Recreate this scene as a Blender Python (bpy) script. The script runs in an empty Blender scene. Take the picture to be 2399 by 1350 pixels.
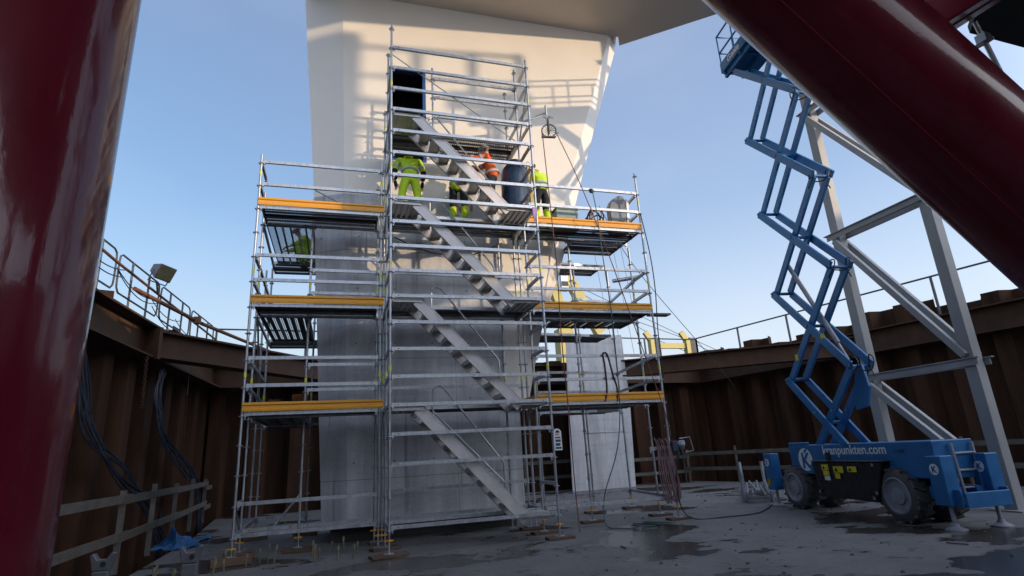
import bpy, bmesh, math, random
from mathutils import Vector, Matrix, Euler
random.seed(7)
D = bpy.data; S = bpy.context.scene; COL = S.collection
V = Vector; R = math.radians

# ------------------------------------------------------------------ camera, sky, sun, exposure
def setup():
    cd = D.cameras.new('camera'); co = D.objects.new('camera', cd); COL.objects.link(co)
    cd.sensor_width = 36; cd.sensor_fit = 'HORIZONTAL'; cd.lens = 19.776
    cd.clip_start = 0.05; cd.clip_end = 5000
    r = V((0.95753681, -0.28283006, -0.05595006)); u = V((-0.02851817, -0.28602354, 0.95779812)); f = V((0.28689714, 0.91553137, 0.28194387))
    m = Matrix((( r.x, u.x, -f.x, -0.835), (r.y, u.y, -f.y, -10.226), (r.z, u.z, -f.z, 1.5095), (0, 0, 0, 1)))
    co.matrix_world = m; S.camera = co
GLARE = 9.0
SUN_AZ, SUN_EL = 133.0, 9.0     # azimuth from +Y towards +X
def light():
    w = D.worlds.new('World'); S.world = w; w.use_nodes = True
    nt = w.node_tree; bg = nt.nodes['Background']
    sk = nt.nodes.new('ShaderNodeTexSky'); sk.sky_type = 'NISHITA'; sk.sun_disc = False
    sk.sun_elevation = R(SUN_EL); sk.sun_rotation = R(SUN_AZ)
    sk.air_density = 1.0; sk.dust_density = 0.6; sk.ozone_density = 2.0; sk.altitude = 0
    # pale winter haze low over the horizon, fading into the clear sky above
    tc = nt.nodes.new('ShaderNodeTexCoord'); sx = nt.nodes.new('ShaderNodeSeparateXYZ'); nt.links.new(tc.outputs['Generated'], sx.inputs[0])
    mr = nt.nodes.new('ShaderNodeMapRange'); mr.interpolation_type = 'SMOOTHSTEP'; mr.inputs[1].default_value = 0.0; mr.inputs[2].default_value = 0.44; mr.inputs[3].default_value = .88; mr.inputs[4].default_value = 0.0
    nt.links.new(sx.outputs[2], mr.inputs[0])
    mx = nt.nodes.new('ShaderNodeMix'); mx.data_type = 'RGBA'; cn = nt.nodes.new('ShaderNodeTexNoise'); cn.inputs['Scale'].default_value = 2.6; cn.inputs['Detail'].default_value = 5; cm = nt.nodes.new('ShaderNodeMapping'); cm.inputs['Scale'].default_value = (1, 1, 2.4); nt.links.new(tc.outputs['Generated'], cm.inputs[0]); nt.links.new(cm.outputs[0], cn.inputs[0])
    cr = nt.nodes.new('ShaderNodeMapRange'); cr.inputs[1].default_value = .45; cr.inputs[2].default_value = .75; cr.inputs[3].default_value = 0; cr.inputs[4].default_value = .11; nt.links.new(cn.outputs['Fac'], cr.inputs[0])
    ad = nt.nodes.new('ShaderNodeMath'); ad.operation = 'ADD'; ad.use_clamp = True; nt.links.new(mr.outputs[0], ad.inputs[0]); nt.links.new(cr.outputs[0], ad.inputs[1])
    nt.links.new(ad.outputs[0], mx.inputs[0]); nt.links.new(sk.outputs[0], mx.inputs[6]); mx.inputs[7].default_value = (2.6, 2.75, 2.8, 1)
    # broad bright glare of the winter sky round the low sun
    a, e = R(SUN_AZ), R(SUN_EL+8); sd = V((math.sin(a)*math.cos(e), math.cos(a)*math.cos(e), math.sin(e)))
    dp = nt.nodes.new('ShaderNodeVectorMath'); dp.operation = 'DOT_PRODUCT'; nt.links.new(tc.outputs['Generated'], dp.inputs[0]); dp.inputs[1].default_value = sd
    m0 = nt.nodes.new('ShaderNodeMapRange'); m0.inputs[1].default_value = .28; m0.inputs[2].default_value = 1; m0.inputs[3].default_value = 0; m0.inputs[4].default_value = 1; nt.links.new(dp.outputs['Value'], m0.inputs[0])
    pw = nt.nodes.new('ShaderNodeMath'); pw.operation = 'POWER'; pw.inputs[1].default_value = 1.6; nt.links.new(m0.outputs[0], pw.inputs[0])
    gl = nt.nodes.new('ShaderNodeMix'); gl.data_type = 'RGBA'; gl.blend_type = 'ADD'; gl.inputs[7].default_value = (GLARE*.95, GLARE*.99, GLARE*1.10, 1)
    nt.links.new(pw.outputs[0], gl.inputs[0]); nt.links.new(mx.outputs[2], gl.inputs[6])
    # thin high haze: a soft blue veil, brightening towards the sun's side
    m1 = nt.nodes.new('ShaderNodeMapRange'); m1.inputs[1].default_value = -.85; m1.inputs[2].default_value = 0; m1.inputs[3].default_value = 0; m1.inputs[4].default_value = 1; nt.links.new(dp.outputs['Value'], m1.inputs[0])
    vc = nt.nodes.new('ShaderNodeMix'); vc.data_type = 'RGBA'; vc.inputs[6].default_value = (0, 0, .15, 1); vc.inputs[7].default_value = (.80, .86, 1.22, 1); nt.links.new(m1.outputs[0], vc.inputs[0])
    va = nt.nodes.new('ShaderNodeMix'); va.data_type = 'RGBA'; va.blend_type = 'ADD'; va.inputs[0].default_value = 1; nt.links.new(gl.outputs[2], va.inputs[6]); nt.links.new(vc.outputs[2], va.inputs[7])
    nt.links.new(va.outputs[2], bg.inputs[0]); bg.inputs[1].default_value = 0.15
    sl = D.lights.new('sun', 'SUN'); sl.energy = 2.1; sl.angle = R(0.7); sl.color = (1.0, 0.76, 0.50)
    so = D.objects.new('sun', sl); COL.objects.link(so)
    a, e = R(SUN_AZ), R(SUN_EL)
    d = V((math.sin(a)*math.cos(e), math.cos(a)*math.cos(e), math.sin(e)))
    so.rotation_euler = d.to_track_quat('Z', 'Y').to_euler(); so.location = (30, -20, 25)
    S.view_settings.view_transform = 'Standard'; S.view_settings.look = 'None'
    S.view_settings.exposure = 0.7; S.view_settings.gamma = 1.0
setup(); light()

# ------------------------------------------------------------------ materials
MATS = {}
def mat(name, c1, c2=None, rough=.5, metal=0, scale=6, stretch=(1, 1, 1), bump=0, bscale=40, coat=0, rvar=.1, c3=None, contrast=.5, spec=.5):
    if name in MATS: return MATS[name]
    m = D.materials.new(name); m.use_nodes = True; nt = m.node_tree; N = nt.nodes; L = nt.links
    p = N['Principled BSDF']; c2 = c2 or tuple(x*.8 for x in c1)
    tc = N.new('ShaderNodeTexCoord'); mp = N.new('ShaderNodeMapping'); mp.inputs['Scale'].default_value = stretch
    L.new(tc.outputs['Object'], mp.inputs[0])
    n = N.new('ShaderNodeTexNoise'); n.inputs['Scale'].default_value = scale; n.inputs['Detail'].default_value = 6; n.inputs['Roughness'].default_value = .62
    L.new(mp.outputs[0], n.inputs[0])
    cr = N.new('ShaderNodeValToRGB'); e = cr.color_ramp.elements
    e[0].position = .5-contrast*.4; e[1].position = .5+contrast*.4
    e[0].color = (*c2, 1); e[1].color = (*c1, 1)
    if c3:
        x = cr.color_ramp.elements.new(.5+contrast*.62 if contrast < .8 else .97); x.color = (*c3, 1)
    L.new(n.outputs['Fac'], cr.inputs[0]); L.new(cr.outputs[0], p.inputs['Base Color'])
    p.inputs['Metallic'].default_value = metal; p.inputs['Coat Weight'].default_value = coat; p.inputs['Coat Roughness'].default_value = .06
    p.inputs['Specular IOR Level'].default_value = spec
    mr = N.new('ShaderNodeMapRange'); mr.inputs[1].default_value = .3; mr.inputs[2].default_value = .7
    mr.inputs[3].default_value = max(.02, rough-rvar); mr.inputs[4].default_value = min(1, rough+rvar)
    L.new(n.outputs['Fac'], mr.inputs[0]); L.new(mr.outputs[0], p.inputs['Roughness'])
    if bump:
        n2 = N.new('ShaderNodeTexNoise'); n2.inputs['Scale'].default_value = bscale; n2.inputs['Detail'].default_value = 4
        L.new(mp.outputs[0], n2.inputs[0])
        b = N.new('ShaderNodeBump'); b.inputs['Strength'].default_value = bump; b.inputs['Distance'].default_value = .02
        L.new(n2.outputs['Fac'], b.inputs['Height']); L.new(b.outputs[0], p.inputs['Normal'])
        if coat: L.new(b.outputs[0], p.inputs['Coat Normal'])
    MATS[name] = m; return m

GALV = mat('galvanised_steel', (.50, .52, .55), (.30, .31, .33), .42, .75, 14, (1, 1, .4), c3=(.62, .64, .66))
ALU = mat('brushed_aluminium', (.60, .59, .58), (.43, .42, .41), .42, .55, 5, (1, 1, 1), c3=(.68, .67, .66))
YEL = mat('toe_board_paint', (.70, .32, .02), (.62, .27, .018), .42, 0, 1.2, (1, 1, 1), c3=(.73, .36, .04))
STICK = mat('marker_yellow', (.66, .68, .05), (.55, .55, .04), .5)
RUST = mat('rusty_sheet_steel', (.095, .046, .026), (.018, .009, .006), .8, 0, 1.3, (1.6, 1.6, .16), .35, 25, c3=(.24, .14, .075), contrast=.6, spec=.15)
RUSTB = mat('brown_beam_steel', (.10, .055, .036), (.052, .028, .018), .7, 0, 1.8, (1, 1, 1), .15, 30, c3=(.13, .085, .06), spec=.2)
ORUST = mat('orange_rust_pipe', (.20, .085, .04), (.10, .045, .024), .75, 0, 8)
BLACK = mat('black_cable', (.015, .016, .02), (.01, .01, .012), .5)
NAVY = mat('blue_black_cable', (.03, .04, .07), (.015, .02, .03), .45)
WOOD = mat('weathered_timber', (.16, .145, .125), (.08, .07, .058), .8, 0, 5, (1, 1, 1), .2, 60)
SOLE = mat('brown_plank', (.14, .085, .055), (.07, .042, .028), .85, 0, 7, (1, 1, 1), .2, 60)
BLUE = mat('blue_machine_paint', (.013, .15, .38), (.010, .10, .26), .45, 0, 4, rvar=.12, coat=.1, bump=.06, bscale=30, c3=(.035, .19, .42), contrast=.6)
GREYP = mat('grey_tower_paint', (.36, .355, .35), (.27, .265, .26), .5, 0, 1.5, (1, 1, .5))
ENG = mat('black_engine_cover', (.012, .013, .018), (.007, .008, .011), .3, 0, 5)
TYRE = mat('tyre_rubber', (.12, .115, .108), (.06, .057, .054), .85, 0, 9)
RIM = mat('wheel_rim_grey', (.32, .33, .37), (.20, .21, .24), .5)
WHITE = mat('white_vinyl', (.78, .79, .80), (.7, .71, .72), .5)
DKTXT = mat('dark_lettering', (.01, .03, .06), None, .5)
WYEL = mat('warning_yellow', (.75, .60, .02), (.6, .48, .02), .5)
REDTXT = mat('red_lettering', (.6, .03, .03), None, .5)
TEAL = mat('teal_print', (.03, .10, .13), (.01, .03, .05), .5)
HIVIS = mat('hi_vis_yellow_cloth', (.56, .78, .03), (.40, .58, .02), .8, 0, 12, bump=.9, bscale=11)
HIVISO = mat('hi_vis_orange_cloth', (.80, .14, .03), (.60, .09, .02), .8, 0, 12, bump=.9, bscale=11)
DARKC = mat('dark_work_cloth', (.016, .018, .026), (.009, .01, .014), .85, 0, 12, bump=.9, bscale=11)
REFL = mat('reflective_tape', (.45, .46, .47), (.36, .37, .38), .4)
SKIN = mat('skin', (.56, .33, .24), (.48, .27, .19), .55)
BOOT = mat('boot_leather', (.02, .018, .016), (.012, .011, .01), .6)
HELM = mat('white_helmet', (.55, .54, .52), (.4, .4, .4), .4)
HELMD = mat('dark_helmet', (.04, .042, .045), (.02, .02, .022), .4)
CYL = mat('dark_blue_barrel', (.018, .042, .085), (.012, .028, .055), .28, 0, 3, rvar=.08)
YCRANE = mat('crane_yellow', (.50, .41, .12), (.38, .31, .09), .6)
ROPE = mat('red_rope', (.22, .075, .06), (.14, .05, .04), .8)
ROPEP = mat('faded_pink_rope', (.22, .135, .135), (.13, .08, .085), .85)
GREENR = mat('green_hose', (.07, .13, .125), (.04, .08, .08), .6)
TARP = mat('blue_tarpaulin', (.02, .12, .30), (.014, .08, .20), .5, 0, 5, bump=.5, bscale=8)
GREYBAG = mat('grey_plastic_cover', (.20, .22, .25), (.12, .13, .15), .35, 0, 5, bump=.3, bscale=10)
GBOX = mat('grey_green_box', (.28, .36, .33), (.22, .29, .27), .5)
TAN = mat('tan_board', (.45, .28, .10), (.35, .2, .07), .7)
GLASS = mat('lamp_glass', (.55, .58, .60), (.45, .48, .5), .1)
CRIMSON = mat('crimson_paint', (.20, .010, .025), (.14, .007, .018), .55, 0, 2, spec=.15)
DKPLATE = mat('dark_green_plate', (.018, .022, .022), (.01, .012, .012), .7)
PURPLE = mat('purple_rag', (.38, .24, .5), None, .8)
DOORB = mat('door_frame_blue', (.02, .09, .30), (.015, .07, .22), .4)
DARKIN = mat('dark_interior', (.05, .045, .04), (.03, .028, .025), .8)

def red_pipe_mat():
    m = mat('glossy_red_pipe', (.115, .009, .020), (.08, .005, .012), .30, 0, 2.2, (1, 1, .3),   .03, 45, coat=.5, rvar=.1, c3=(.14, .014, .024), spec=.08)
    nt = m.node_tree; N = nt.nodes; L = nt.links; p = N['Principled BSDF']; src = p.inputs['Base Color'].links[0].from_socket
    tc = N.new('ShaderNodeTexCoord'); n = N.new('ShaderNodeTexNoise'); n.inputs['Scale'].default_value = 13; n.inputs['Detail'].default_value = 7; n.inputs['Roughness'].default_value = .7; L.new(tc.outputs['Object'], n.inputs[0])
    cr = N.new('ShaderNodeValToRGB'); e = cr.color_ramp.elements; e[0].position = .70; e[1].position = .735; e[0].color = (0, 0, 0, 1); e[1].color = (1, 1, 1, 1); L.new(n.outputs['Fac'], cr.inputs[0])
    mx = N.new('ShaderNodeMix'); mx.data_type = 'RGBA'; L.new(cr.outputs[0], mx.inputs[0]); L.new(src, mx.inputs[6]); mx.inputs[7].default_value = (.03, .018, .016, 1); L.new(mx.outputs[2], p.inputs['Base Color'])
    d = N.new('ShaderNodeTexNoise'); d.inputs['Scale'].default_value = 3; d.inputs['Detail'].default_value = 8; d.inputs['Roughness'].default_value = .75; L.new(tc.outputs['Object'], d.inputs[0])
    mr = N.new('ShaderNodeMapRange'); mr.inputs[1].default_value = .35; mr.inputs[2].default_value = .65; mr.inputs[3].default_value = .03; mr.inputs[4].default_value = .13; L.new(d.outputs['Fac'], mr.inputs[0]); L.new(mr.outputs[0], p.inputs['Coat Roughness'])
    mw = N.new('ShaderNodeMapRange'); mw.inputs[1].default_value = 0; mw.inputs[2].default_value = 1; mw.inputs[3].default_value = .5; mw.inputs[4].default_value = .05; L.new(cr.outputs[0], mw.inputs[0]); L.new(mw.outputs[0], p.inputs['Coat Weight'])
    return m
REDP = red_pipe_mat()

def deck_mat(name, along):
    m = D.materials.new(name); m.use_nodes = True; nt = m.node_tree; N = nt.nodes; L = nt.links
    p = N['Principled BSDF']; p.inputs['Base Color'].default_value = (.11, .11, .115, 1); p.inputs['Metallic'].default_value = .5; p.inputs['Roughness'].default_value = .55
    tc = N.new('ShaderNodeTexCoord'); sp = N.new('ShaderNodeSeparateXYZ'); L.new(tc.outputs['Object'], sp.inputs[0])
    def M(op, a, b=None):
        n = N.new('ShaderNodeMath'); n.operation = op
        for i, x in enumerate((a, b)):
            if x is None: continue
            if isinstance(x, (int, float)): n.inputs[i].default_value = x
            else: L.new(x, n.inputs[i])
        return n.outputs[0]
    al, ac = (sp.outputs[0], sp.outputs[1]) if along == 'x' else (sp.outputs[1], sp.outputs[0])
    # strips of punched holes, two strips per board; every other row offset
    s = M('FRACT', M('MULTIPLY', ac, 1/.142)); strip = M('MULTIPLY', M('GREATER_THAN', s, .28), M('LESS_THAN', s, .72))
    row = M('FLOOR', M('MULTIPLY', ac, 1/.0355))
    h = M('FRACT', M('ADD', M('MULTIPLY', al, 1/.05), M('MULTIPLY', row, .5)))
    hh = M('MULTIPLY', M('GREATER_THAN', h, .22), M('LESS_THAN', h, .78))
    g = M('FRACT', M('MULTIPLY', ac, 1/.0355)); gg = M('MULTIPLY', M('GREATER_THAN', g, .22), M('LESS_THAN', g, .78))
    hole = M('MULTIPLY', M('MULTIPLY', strip, hh), gg)
    inv = M('SUBTRACT', 1.0, hole); L.new(inv, p.inputs['Alpha'])
    return m
DECKX = deck_mat('perforated_deck_lengthways', 'x'); DECKY = deck_mat('perforated_deck_crossways', 'y')
def mesh_mat():
    m = D.materials.new('open_grating'); m.use_nodes = True; nt = m.node_tree; N = nt.nodes; L = nt.links
    p = N['Principled BSDF']; p.inputs['Base Color'].default_value = (.10, .10, .105, 1); p.inputs['Metallic'].default_value = .5; p.inputs['Roughness'].default_value = .55
    tc = N.new('ShaderNodeTexCoord'); mp = N.new('ShaderNodeMapping'); mp.inputs['Rotation'].default_value = (0, 0, R(45)); L.new(tc.outputs['Object'], mp.inputs[0])
    ck = N.new('ShaderNodeTexVoronoi'); ck.inputs['Scale'].default_value = 38; ck.inputs['Randomness'].default_value = 0; L.new(mp.outputs[0], ck.inputs[0])
    g = N.new('ShaderNodeMath'); g.operation = 'GREATER_THAN'; g.inputs[1].default_value = .43; L.new(ck.outputs['Distance'], g.inputs[0]); L.new(g.outputs[0], p.inputs['Alpha'])
    return m
GRATE = mesh_mat()

def concrete_mat(name, c1, c2, streak=True, wet=False, panels=None):
    m = D.materials.new(name); m.use_nodes = True; nt = m.node_tree; N = nt.nodes; L = nt.links
    p = N['Principled BSDF']; tc = N.new('ShaderNodeTexCoord')
    def noise(scale, st=(1, 1, 1), det=6, rg=.6):
        mp = N.new('ShaderNodeMapping'); mp.inputs['Scale'].default_value = st; L.new(tc.outputs['Object'], mp.inputs[0])
        n = N.new('ShaderNodeTexNoise'); n.inputs['Scale'].default_value = scale; n.inputs['Detail'].default_value = det; n.inputs['Roughness'].default_value = rg
        L.new(mp.outputs[0], n.inputs[0]); return n.outputs['Fac']
    def ramp(f, a, b, ca, cb):
        r = N.new('ShaderNodeValToRGB'); e = r.color_ramp.elements; e[0].position = a; e[1].position = b; e[0].color = (*ca, 1); e[1].color = (*cb, 1); L.new(f, r.inputs[0]); return r.outputs[0]
    def mul(a, b, fac=1):
        x = N.new('ShaderNodeMix'); x.data_type = 'RGBA'; x.blend_type = 'MULTIPLY'; x.inputs[0].default_value = fac; L.new(a, x.inputs[6]); L.new(b, x.inputs[7]); return x.outputs[2]
    base = ramp(noise(1.1), .3, .7, c2, c1)
    base = mul(base, ramp(noise(30, det=3), .3, .75, (.82, .82, .82), (1, 1, 1)))
    if streak:
        base = mul(base, ramp(noise(5, (1, 1, .06)), .35, .6, (.74, .73, .73), (1, 1, 1)), .7)
        base = mul(base, ramp(noise(1.6, (1, 1, .12)), .38, .55, (.72, .72, .73), (1, 1, 1)), .75)
        base = mul(base, ramp(noise(3.2, (.25, .25, 1.6)), .36, .5, (.80, .80, .82), (1, 1, 1)), .55)
    p.inputs['Roughness'].default_value = .75
    if streak:    # drips and runs
        base = mul(base, ramp(noise(7, (1, 1, .035), 3), .62, .68, (1, 1, 1), (.55, .54, .53)), .8)
        base = mul(base, ramp(noise(2.2, (1, 1, .5), 8, .7), .30, .46, (.62, .62, .62), (1, 1, 1)), .6)
    if panels:    # formwork joints and tie holes
        sp = N.new('ShaderNodeSeparateXYZ'); L.new(tc.outputs['Object'], sp.inputs[0])
        def M(op, a, b):
            n = N.new('ShaderNodeMath'); n.operation = op
            for i, x in enumerate((a, b)):
                if isinstance(x, (int, float)): n.inputs[i].default_value = x
                else: L.new(x, n.inputs[i])
            return n.outputs[0]
        def per(v, size, off): return M('ABSOLUTE', M('SUBTRACT', M('FRACT', M('ADD', M('DIVIDE', v, size), off), 0.0), .5), 0.0)
        px_, pz_ = panels
        lx, lz = per(sp.outputs[0], px_, .13), per(sp.outputs[2], pz_, .02)
        line = M('MAXIMUM', M('LESS_THAN', lx, .006/px_), M('LESS_THAN', lz, .008/pz_))
        hx_, hz_ = M('MULTIPLY', per(sp.outputs[0], px_/2, .4), px_/2), M('MULTIPLY', per(sp.outputs[2], pz_/2, .27), pz_/2)
        hole = M('LESS_THAN', M('ADD', M('MULTIPLY', hx_, hx_), M('MULTIPLY', hz_, hz_)), .017**2)
        f = M('MAXIMUM', M('MULTIPLY', line, .45), M('MULTIPLY', hole, .8)); inv = M('SUBTRACT', 1.0, f)
        cb = N.new('ShaderNodeCombineColor'); [L.new(inv, cb.inputs[i]) for i in range(3)]; base = mul(base, cb.outputs[0])
    if wet:
        wm = noise(.33, (1, 1.5, 1), 5, .55); ws = noise(2.1, (1, 1.3, 1), 3)
        w1 = ramp(wm, .545, .565, (1, 1, 1), (.40, .38, .36)); w2 = ramp(ws, .635, .65, (1, 1, 1), (.55, .54, .53))
        base = mul(mul(base, w1), w2)
        base = mul(base, ramp(noise(7, (1, 1, 1), 8, .75), .33, .5, (.62, .61, .60), (1, 1, 1)), .8)
        mr = N.new('ShaderNodeMapRange'); mr.inputs[1].default_value = .545; mr.inputs[2].default_value = .565; mr.inputs[3].default_value = .8; mr.inputs[4].default_value = .2
        L.new(wm, mr.inputs[0]); L.new(mr.outputs[0], p.inputs['Roughness'])
    L.new(base, p.inputs['Base Color'])
    b = N.new('ShaderNodeBump'); b.inputs['Strength'].default_value = .25; b.inputs['Distance'].default_value = .01
    L.new(noise(18, det=8, rg=.7), b.inputs['Height']); L.new(b.outputs[0], p.inputs['Normal'])
    return m
CONC = concrete_mat('cast_concrete', (.72, .72, .74), (.58, .58, .60), panels=(1.62, 2.45))
CONCL = concrete_mat('pale_concrete', (.70, .70, .71), (.58, .58, .59))
FLOORM = concrete_mat('slab_concrete', (.185, .178, .172), (.125, .12, .116), False, True)
STEELW = mat('pylon_cream_paint', (.80, .74, .67), (.74, .69, .63), .42, 0, .8, rvar=.08, contrast=.6)
SOFF = mat('soffit_cream_paint', (.80, .71, .61), (.74, .66, .57), .5, 0, .5)

# ------------------------------------------------------------------ mesh helper
class MB:
    def __init__(s): s.v = []; s.f = []; s.m = []; s.mi = 0
    def add(s, vs, fs):
        o = len(s.v); s.v += [V(x) for x in vs]; s.f += [tuple(i+o for i in f) for f in fs]; s.m += [s.mi]*len(fs); return s
    def box(s, x0, y0, z0, x1, y1, z1):
        return s.add([(x0, y0, z0), (x1, y0, z0), (x1, y1, z0), (x0, y1, z0), (x0, y0, z1), (x1, y0, z1), (x1, y1, z1), (x0, y1, z1)],
                     [(0, 3, 2, 1), (4, 5, 6, 7), (0, 1, 5, 4), (1, 2, 6, 5), (2, 3, 7, 6), (3, 0, 4, 7)])
    def bar(s, a, b, w, h, up=(0, 0, 1), off=0):
        a, b = V(a), V(b); d = (b-a).normalized(); u = V(up); x = d.cross(u)
        if x.length < 1e-5: x = d.cross(V((1, 0, 0)))
        x.normalize(); u = x.cross(d).normalized(); x *= w/2; u2 = u*h/2
        a = a+u*off; b = b+u*off
        vs = [a-x-u2, a+x-u2, a+x+u2, a-x+u2, b-x-u2, b+x-u2, b+x+u2, b-x+u2]
        return s.add(vs, [(0, 1, 2, 3)[::-1], (4, 5, 6, 7), (0, 1, 5, 4), (1, 2, 6, 5), (2, 3, 7, 6), (3, 0, 4, 7)])
    def tube(s, pts, r, n=8, cap=True):
        pts = [V(p) for p in pts]; k = len(pts); rr = r if isinstance(r, (list, tuple)) else [r]*k
        d0 = (pts[1]-pts[0]).normalized(); ref = V((0, 0, 1)) if abs(d0.z) < .9 else V((1, 0, 0))
        x = d0.cross(ref).normalized(); o = len(s.v)
        for i, p in enumerate(pts):
            d = (pts[min(i+1, k-1)]-pts[max(i-1, 0)]).normalized()
            x = (x-d*x.dot(d)).normalized(); y = d.cross(x)
            for j in range(n):
                a = 2*math.pi*j/n; s.v.append(p+(x*math.cos(a)+y*math.sin(a))*rr[i])
        for i in range(k-1):
            for j in range(n):
                s.f.append((o+i*n+j, o+i*n+(j+1) % n, o+(i+1)*n+(j+1) % n, o+(i+1)*n+j)); s.m.append(s.mi)
        if cap:
            s.f.append(tuple(o+j for j in range(n))[::-1]); s.f.append(tuple(o+(k-1)*n+j for j in range(n))); s.m += [s.mi]*2
        return s
    def ring(s, c, axis, R0, r, n=14, m=6):
        c = V(c); ax = V(axis).normalized(); x = ax.cross(V((0, 0, 1)) if abs(ax.z) < .9 else V((1, 0, 0))).normalized(); y = ax.cross(x); o = len(s.v)
        for i in range(n):
            a = 2*math.pi*i/n; d = x*math.cos(a)+y*math.sin(a)
            for j in range(m):
                b = 2*math.pi*j/m; s.v.append(c+d*(R0+r*math.cos(b))+ax*r*math.sin(b))
        for i in range(n):
            for j in range(m):
                s.f.append((o+i*m+j, o+((i+1) % n)*m+j, o+((i+1) % n)*m+(j+1) % m, o+i*m+(j+1) % m)); s.m.append(s.mi)
        return s
    def prism(s, poly, d):
        d = V(d); p = [V(x) for x in poly]; n = len(p)
        fs = [tuple(range(n))[::-1], tuple(range(n, 2*n))]+[(i, (i+1) % n, n+(i+1) % n, n+i) for i in range(n)]
        return s.add(p+[x+d for x in p], fs)
    def lathe(s, c, axis, prof, n=24):
        c = V(c); ax = V(axis).normalized(); x = ax.cross(V((0, 0, 1)) if abs(ax.z) < .9 else V((1, 0, 0))).normalized(); y = ax.cross(x); o = len(s.v); k = len(prof)
        for t, r in prof:
            for j in range(n):
                a = 2*math.pi*j/n; s.v.append(c+ax*t+(x*math.cos(a)+y*math.sin(a))*r)
        for i in range(k-1):
            for j in range(n): s.f.append((o+i*n+j, o+i*n+(j+1) % n, o+(i+1)*n+(j+1) % n, o+(i+1)*n+j)); s.m.append(s.mi)
        s.f.append(tuple(o+j for j in range(n))[::-1]); s.f.append(tuple(o+(k-1)*n+j for j in range(n))); s.m += [s.mi]*2
        return s
    def build(s, name, mats, parent=None, smooth=False, local=False, bevel=0):
        me = D.meshes.new(name)
        off = V((0, 0, 0))
        if parent is not None and not local:
            q = parent
            while q is not None: off = off+q.location; q = q.parent
        me.from_pydata([v-off for v in s.v], [], s.f); 
        mats = mats if isinstance(mats, (list, tuple)) else [mats]
        for m in mats: me.materials.append(m)
        if len(mats) > 1: me.polygons.foreach_set('material_index', s.m)
        bm = bmesh.new(); bm.from_mesh(me); bmesh.ops.recalc_face_normals(bm, faces=bm.faces)
        if bevel: bmesh.ops.bevel(bm, geom=bm.edges[:], offset=bevel, segments=1, affect='EDGES', clamp_overlap=True)
        bm.to_mesh(me); bm.free()
        if smooth:
            me.shade_smooth()
            try: me.set_sharp_from_angle(angle=R(40))
            except Exception: pass
        o = D.objects.new(name, me); COL.objects.link(o)
        if parent is not None: o.parent = parent
        return o
def thing(name, loc, label, cat, group=None, rz=0):
    o = D.objects.new(name, None); COL.objects.link(o); o.location = loc; o.rotation_euler = (0, 0, rz); o.empty_display_size = .2
    return tag(o, label, cat, group)
def tag(o, label=None, cat=None, group=None, kind=None):
    if label: o['label'] = label
    if cat: o['category'] = cat
    if group: o['group'] = group
    if kind: o['kind'] = kind
    return o
def struct(o): o['kind'] = 'structure'; return o
def text_mesh(body, size, matr, name, parent, M, extrude=.003, bold=0):
    cu = D.curves.new('lettering', 'FONT'); cu.body = body; cu.size = size; cu.extrude = extrude; cu.offset = bold; cu.align_x = 'LEFT'; cu.resolution_u = 3
    t = D.objects.new('lettering', cu); COL.objects.link(t); bpy.context.view_layer.update()
    me = D.meshes.new_from_object(t.evaluated_get(bpy.context.evaluated_depsgraph_get()))
    D.objects.remove(t); me.transform(M); me.materials.clear(); me.materials.append(matr)
    o = D.objects.new(name, me); COL.objects.link(o); o.parent = parent; return o
def sag(a, b, drop, n=12):
    a, b = V(a), V(b); return [a.lerp(b, i/n)-V((0, 0, drop*4*(i/n)*(1-i/n))) for i in range(n+1)]
def smooth_pts(pts, n=5):
    P = [V(p) for p in pts]; P = [P[0]*2-P[1]]+P+[P[-1]*2-P[-2]]; out = []
    for i in range(1, len(P)-2):
        for k in range(n):
            t = k/n; a, b, c, d = P[i-1:i+3]
            out.append(.5*((2*b)+(c-a)*t+(2*a-5*b+4*c-d)*t*t+(3*b-a-3*c+d)*t**3))
    out.append(P[-2]); return out

# ------------------------------------------------------------------ setting: slab, pit, water
slab_poly = [(-3.9, -16), (-3.95, .9), (-4.05, 5.2), (-4.8, 13.3), (13.2, 11.6), (15.6, 1.5), (17.5, -16)]
m = MB(); m.prism([(x, y, -.6) for x, y in slab_poly], (0, 0, .6)); struct(m.build('floor', FLOORM))
m = MB(); m.add([(-30, -40, -1.2), (45, -40, -1.2), (45, 40, -1.2), (-30, 40, -1.2)], [(0, 1, 2, 3)]); struct(m.build('ground', mat('pit_mud', (.06, .05, .04), (.03, .026, .02), .9, 0, 1)))
def ring_sheet(inner, outer, z):
    n = MB(); a = [(inner[0], inner[1]), (inner[2], inner[1]), (inner[2], inner[3]), (inner[0], inner[3])]; b = [(outer[0], outer[1]), (outer[2], outer[1]), (outer[2], outer[3]), (outer[0], outer[3])]
    n.add([(*p, z) for p in a]+[(*p, z) for p in b], [(i, (i+1) % 4, 4+(i+1) % 4, 4+i) for i in range(4)]); return n
struct(ring_sheet((-13, -30, 30, 22), (-2500, -2500, 2500, 2500), 2.4).build('water', mat('harbour_water', (.03, .05, .06), (.02, .035, .045), .08, 0, .3, bump=.3, bscale=1.5)))

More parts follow.
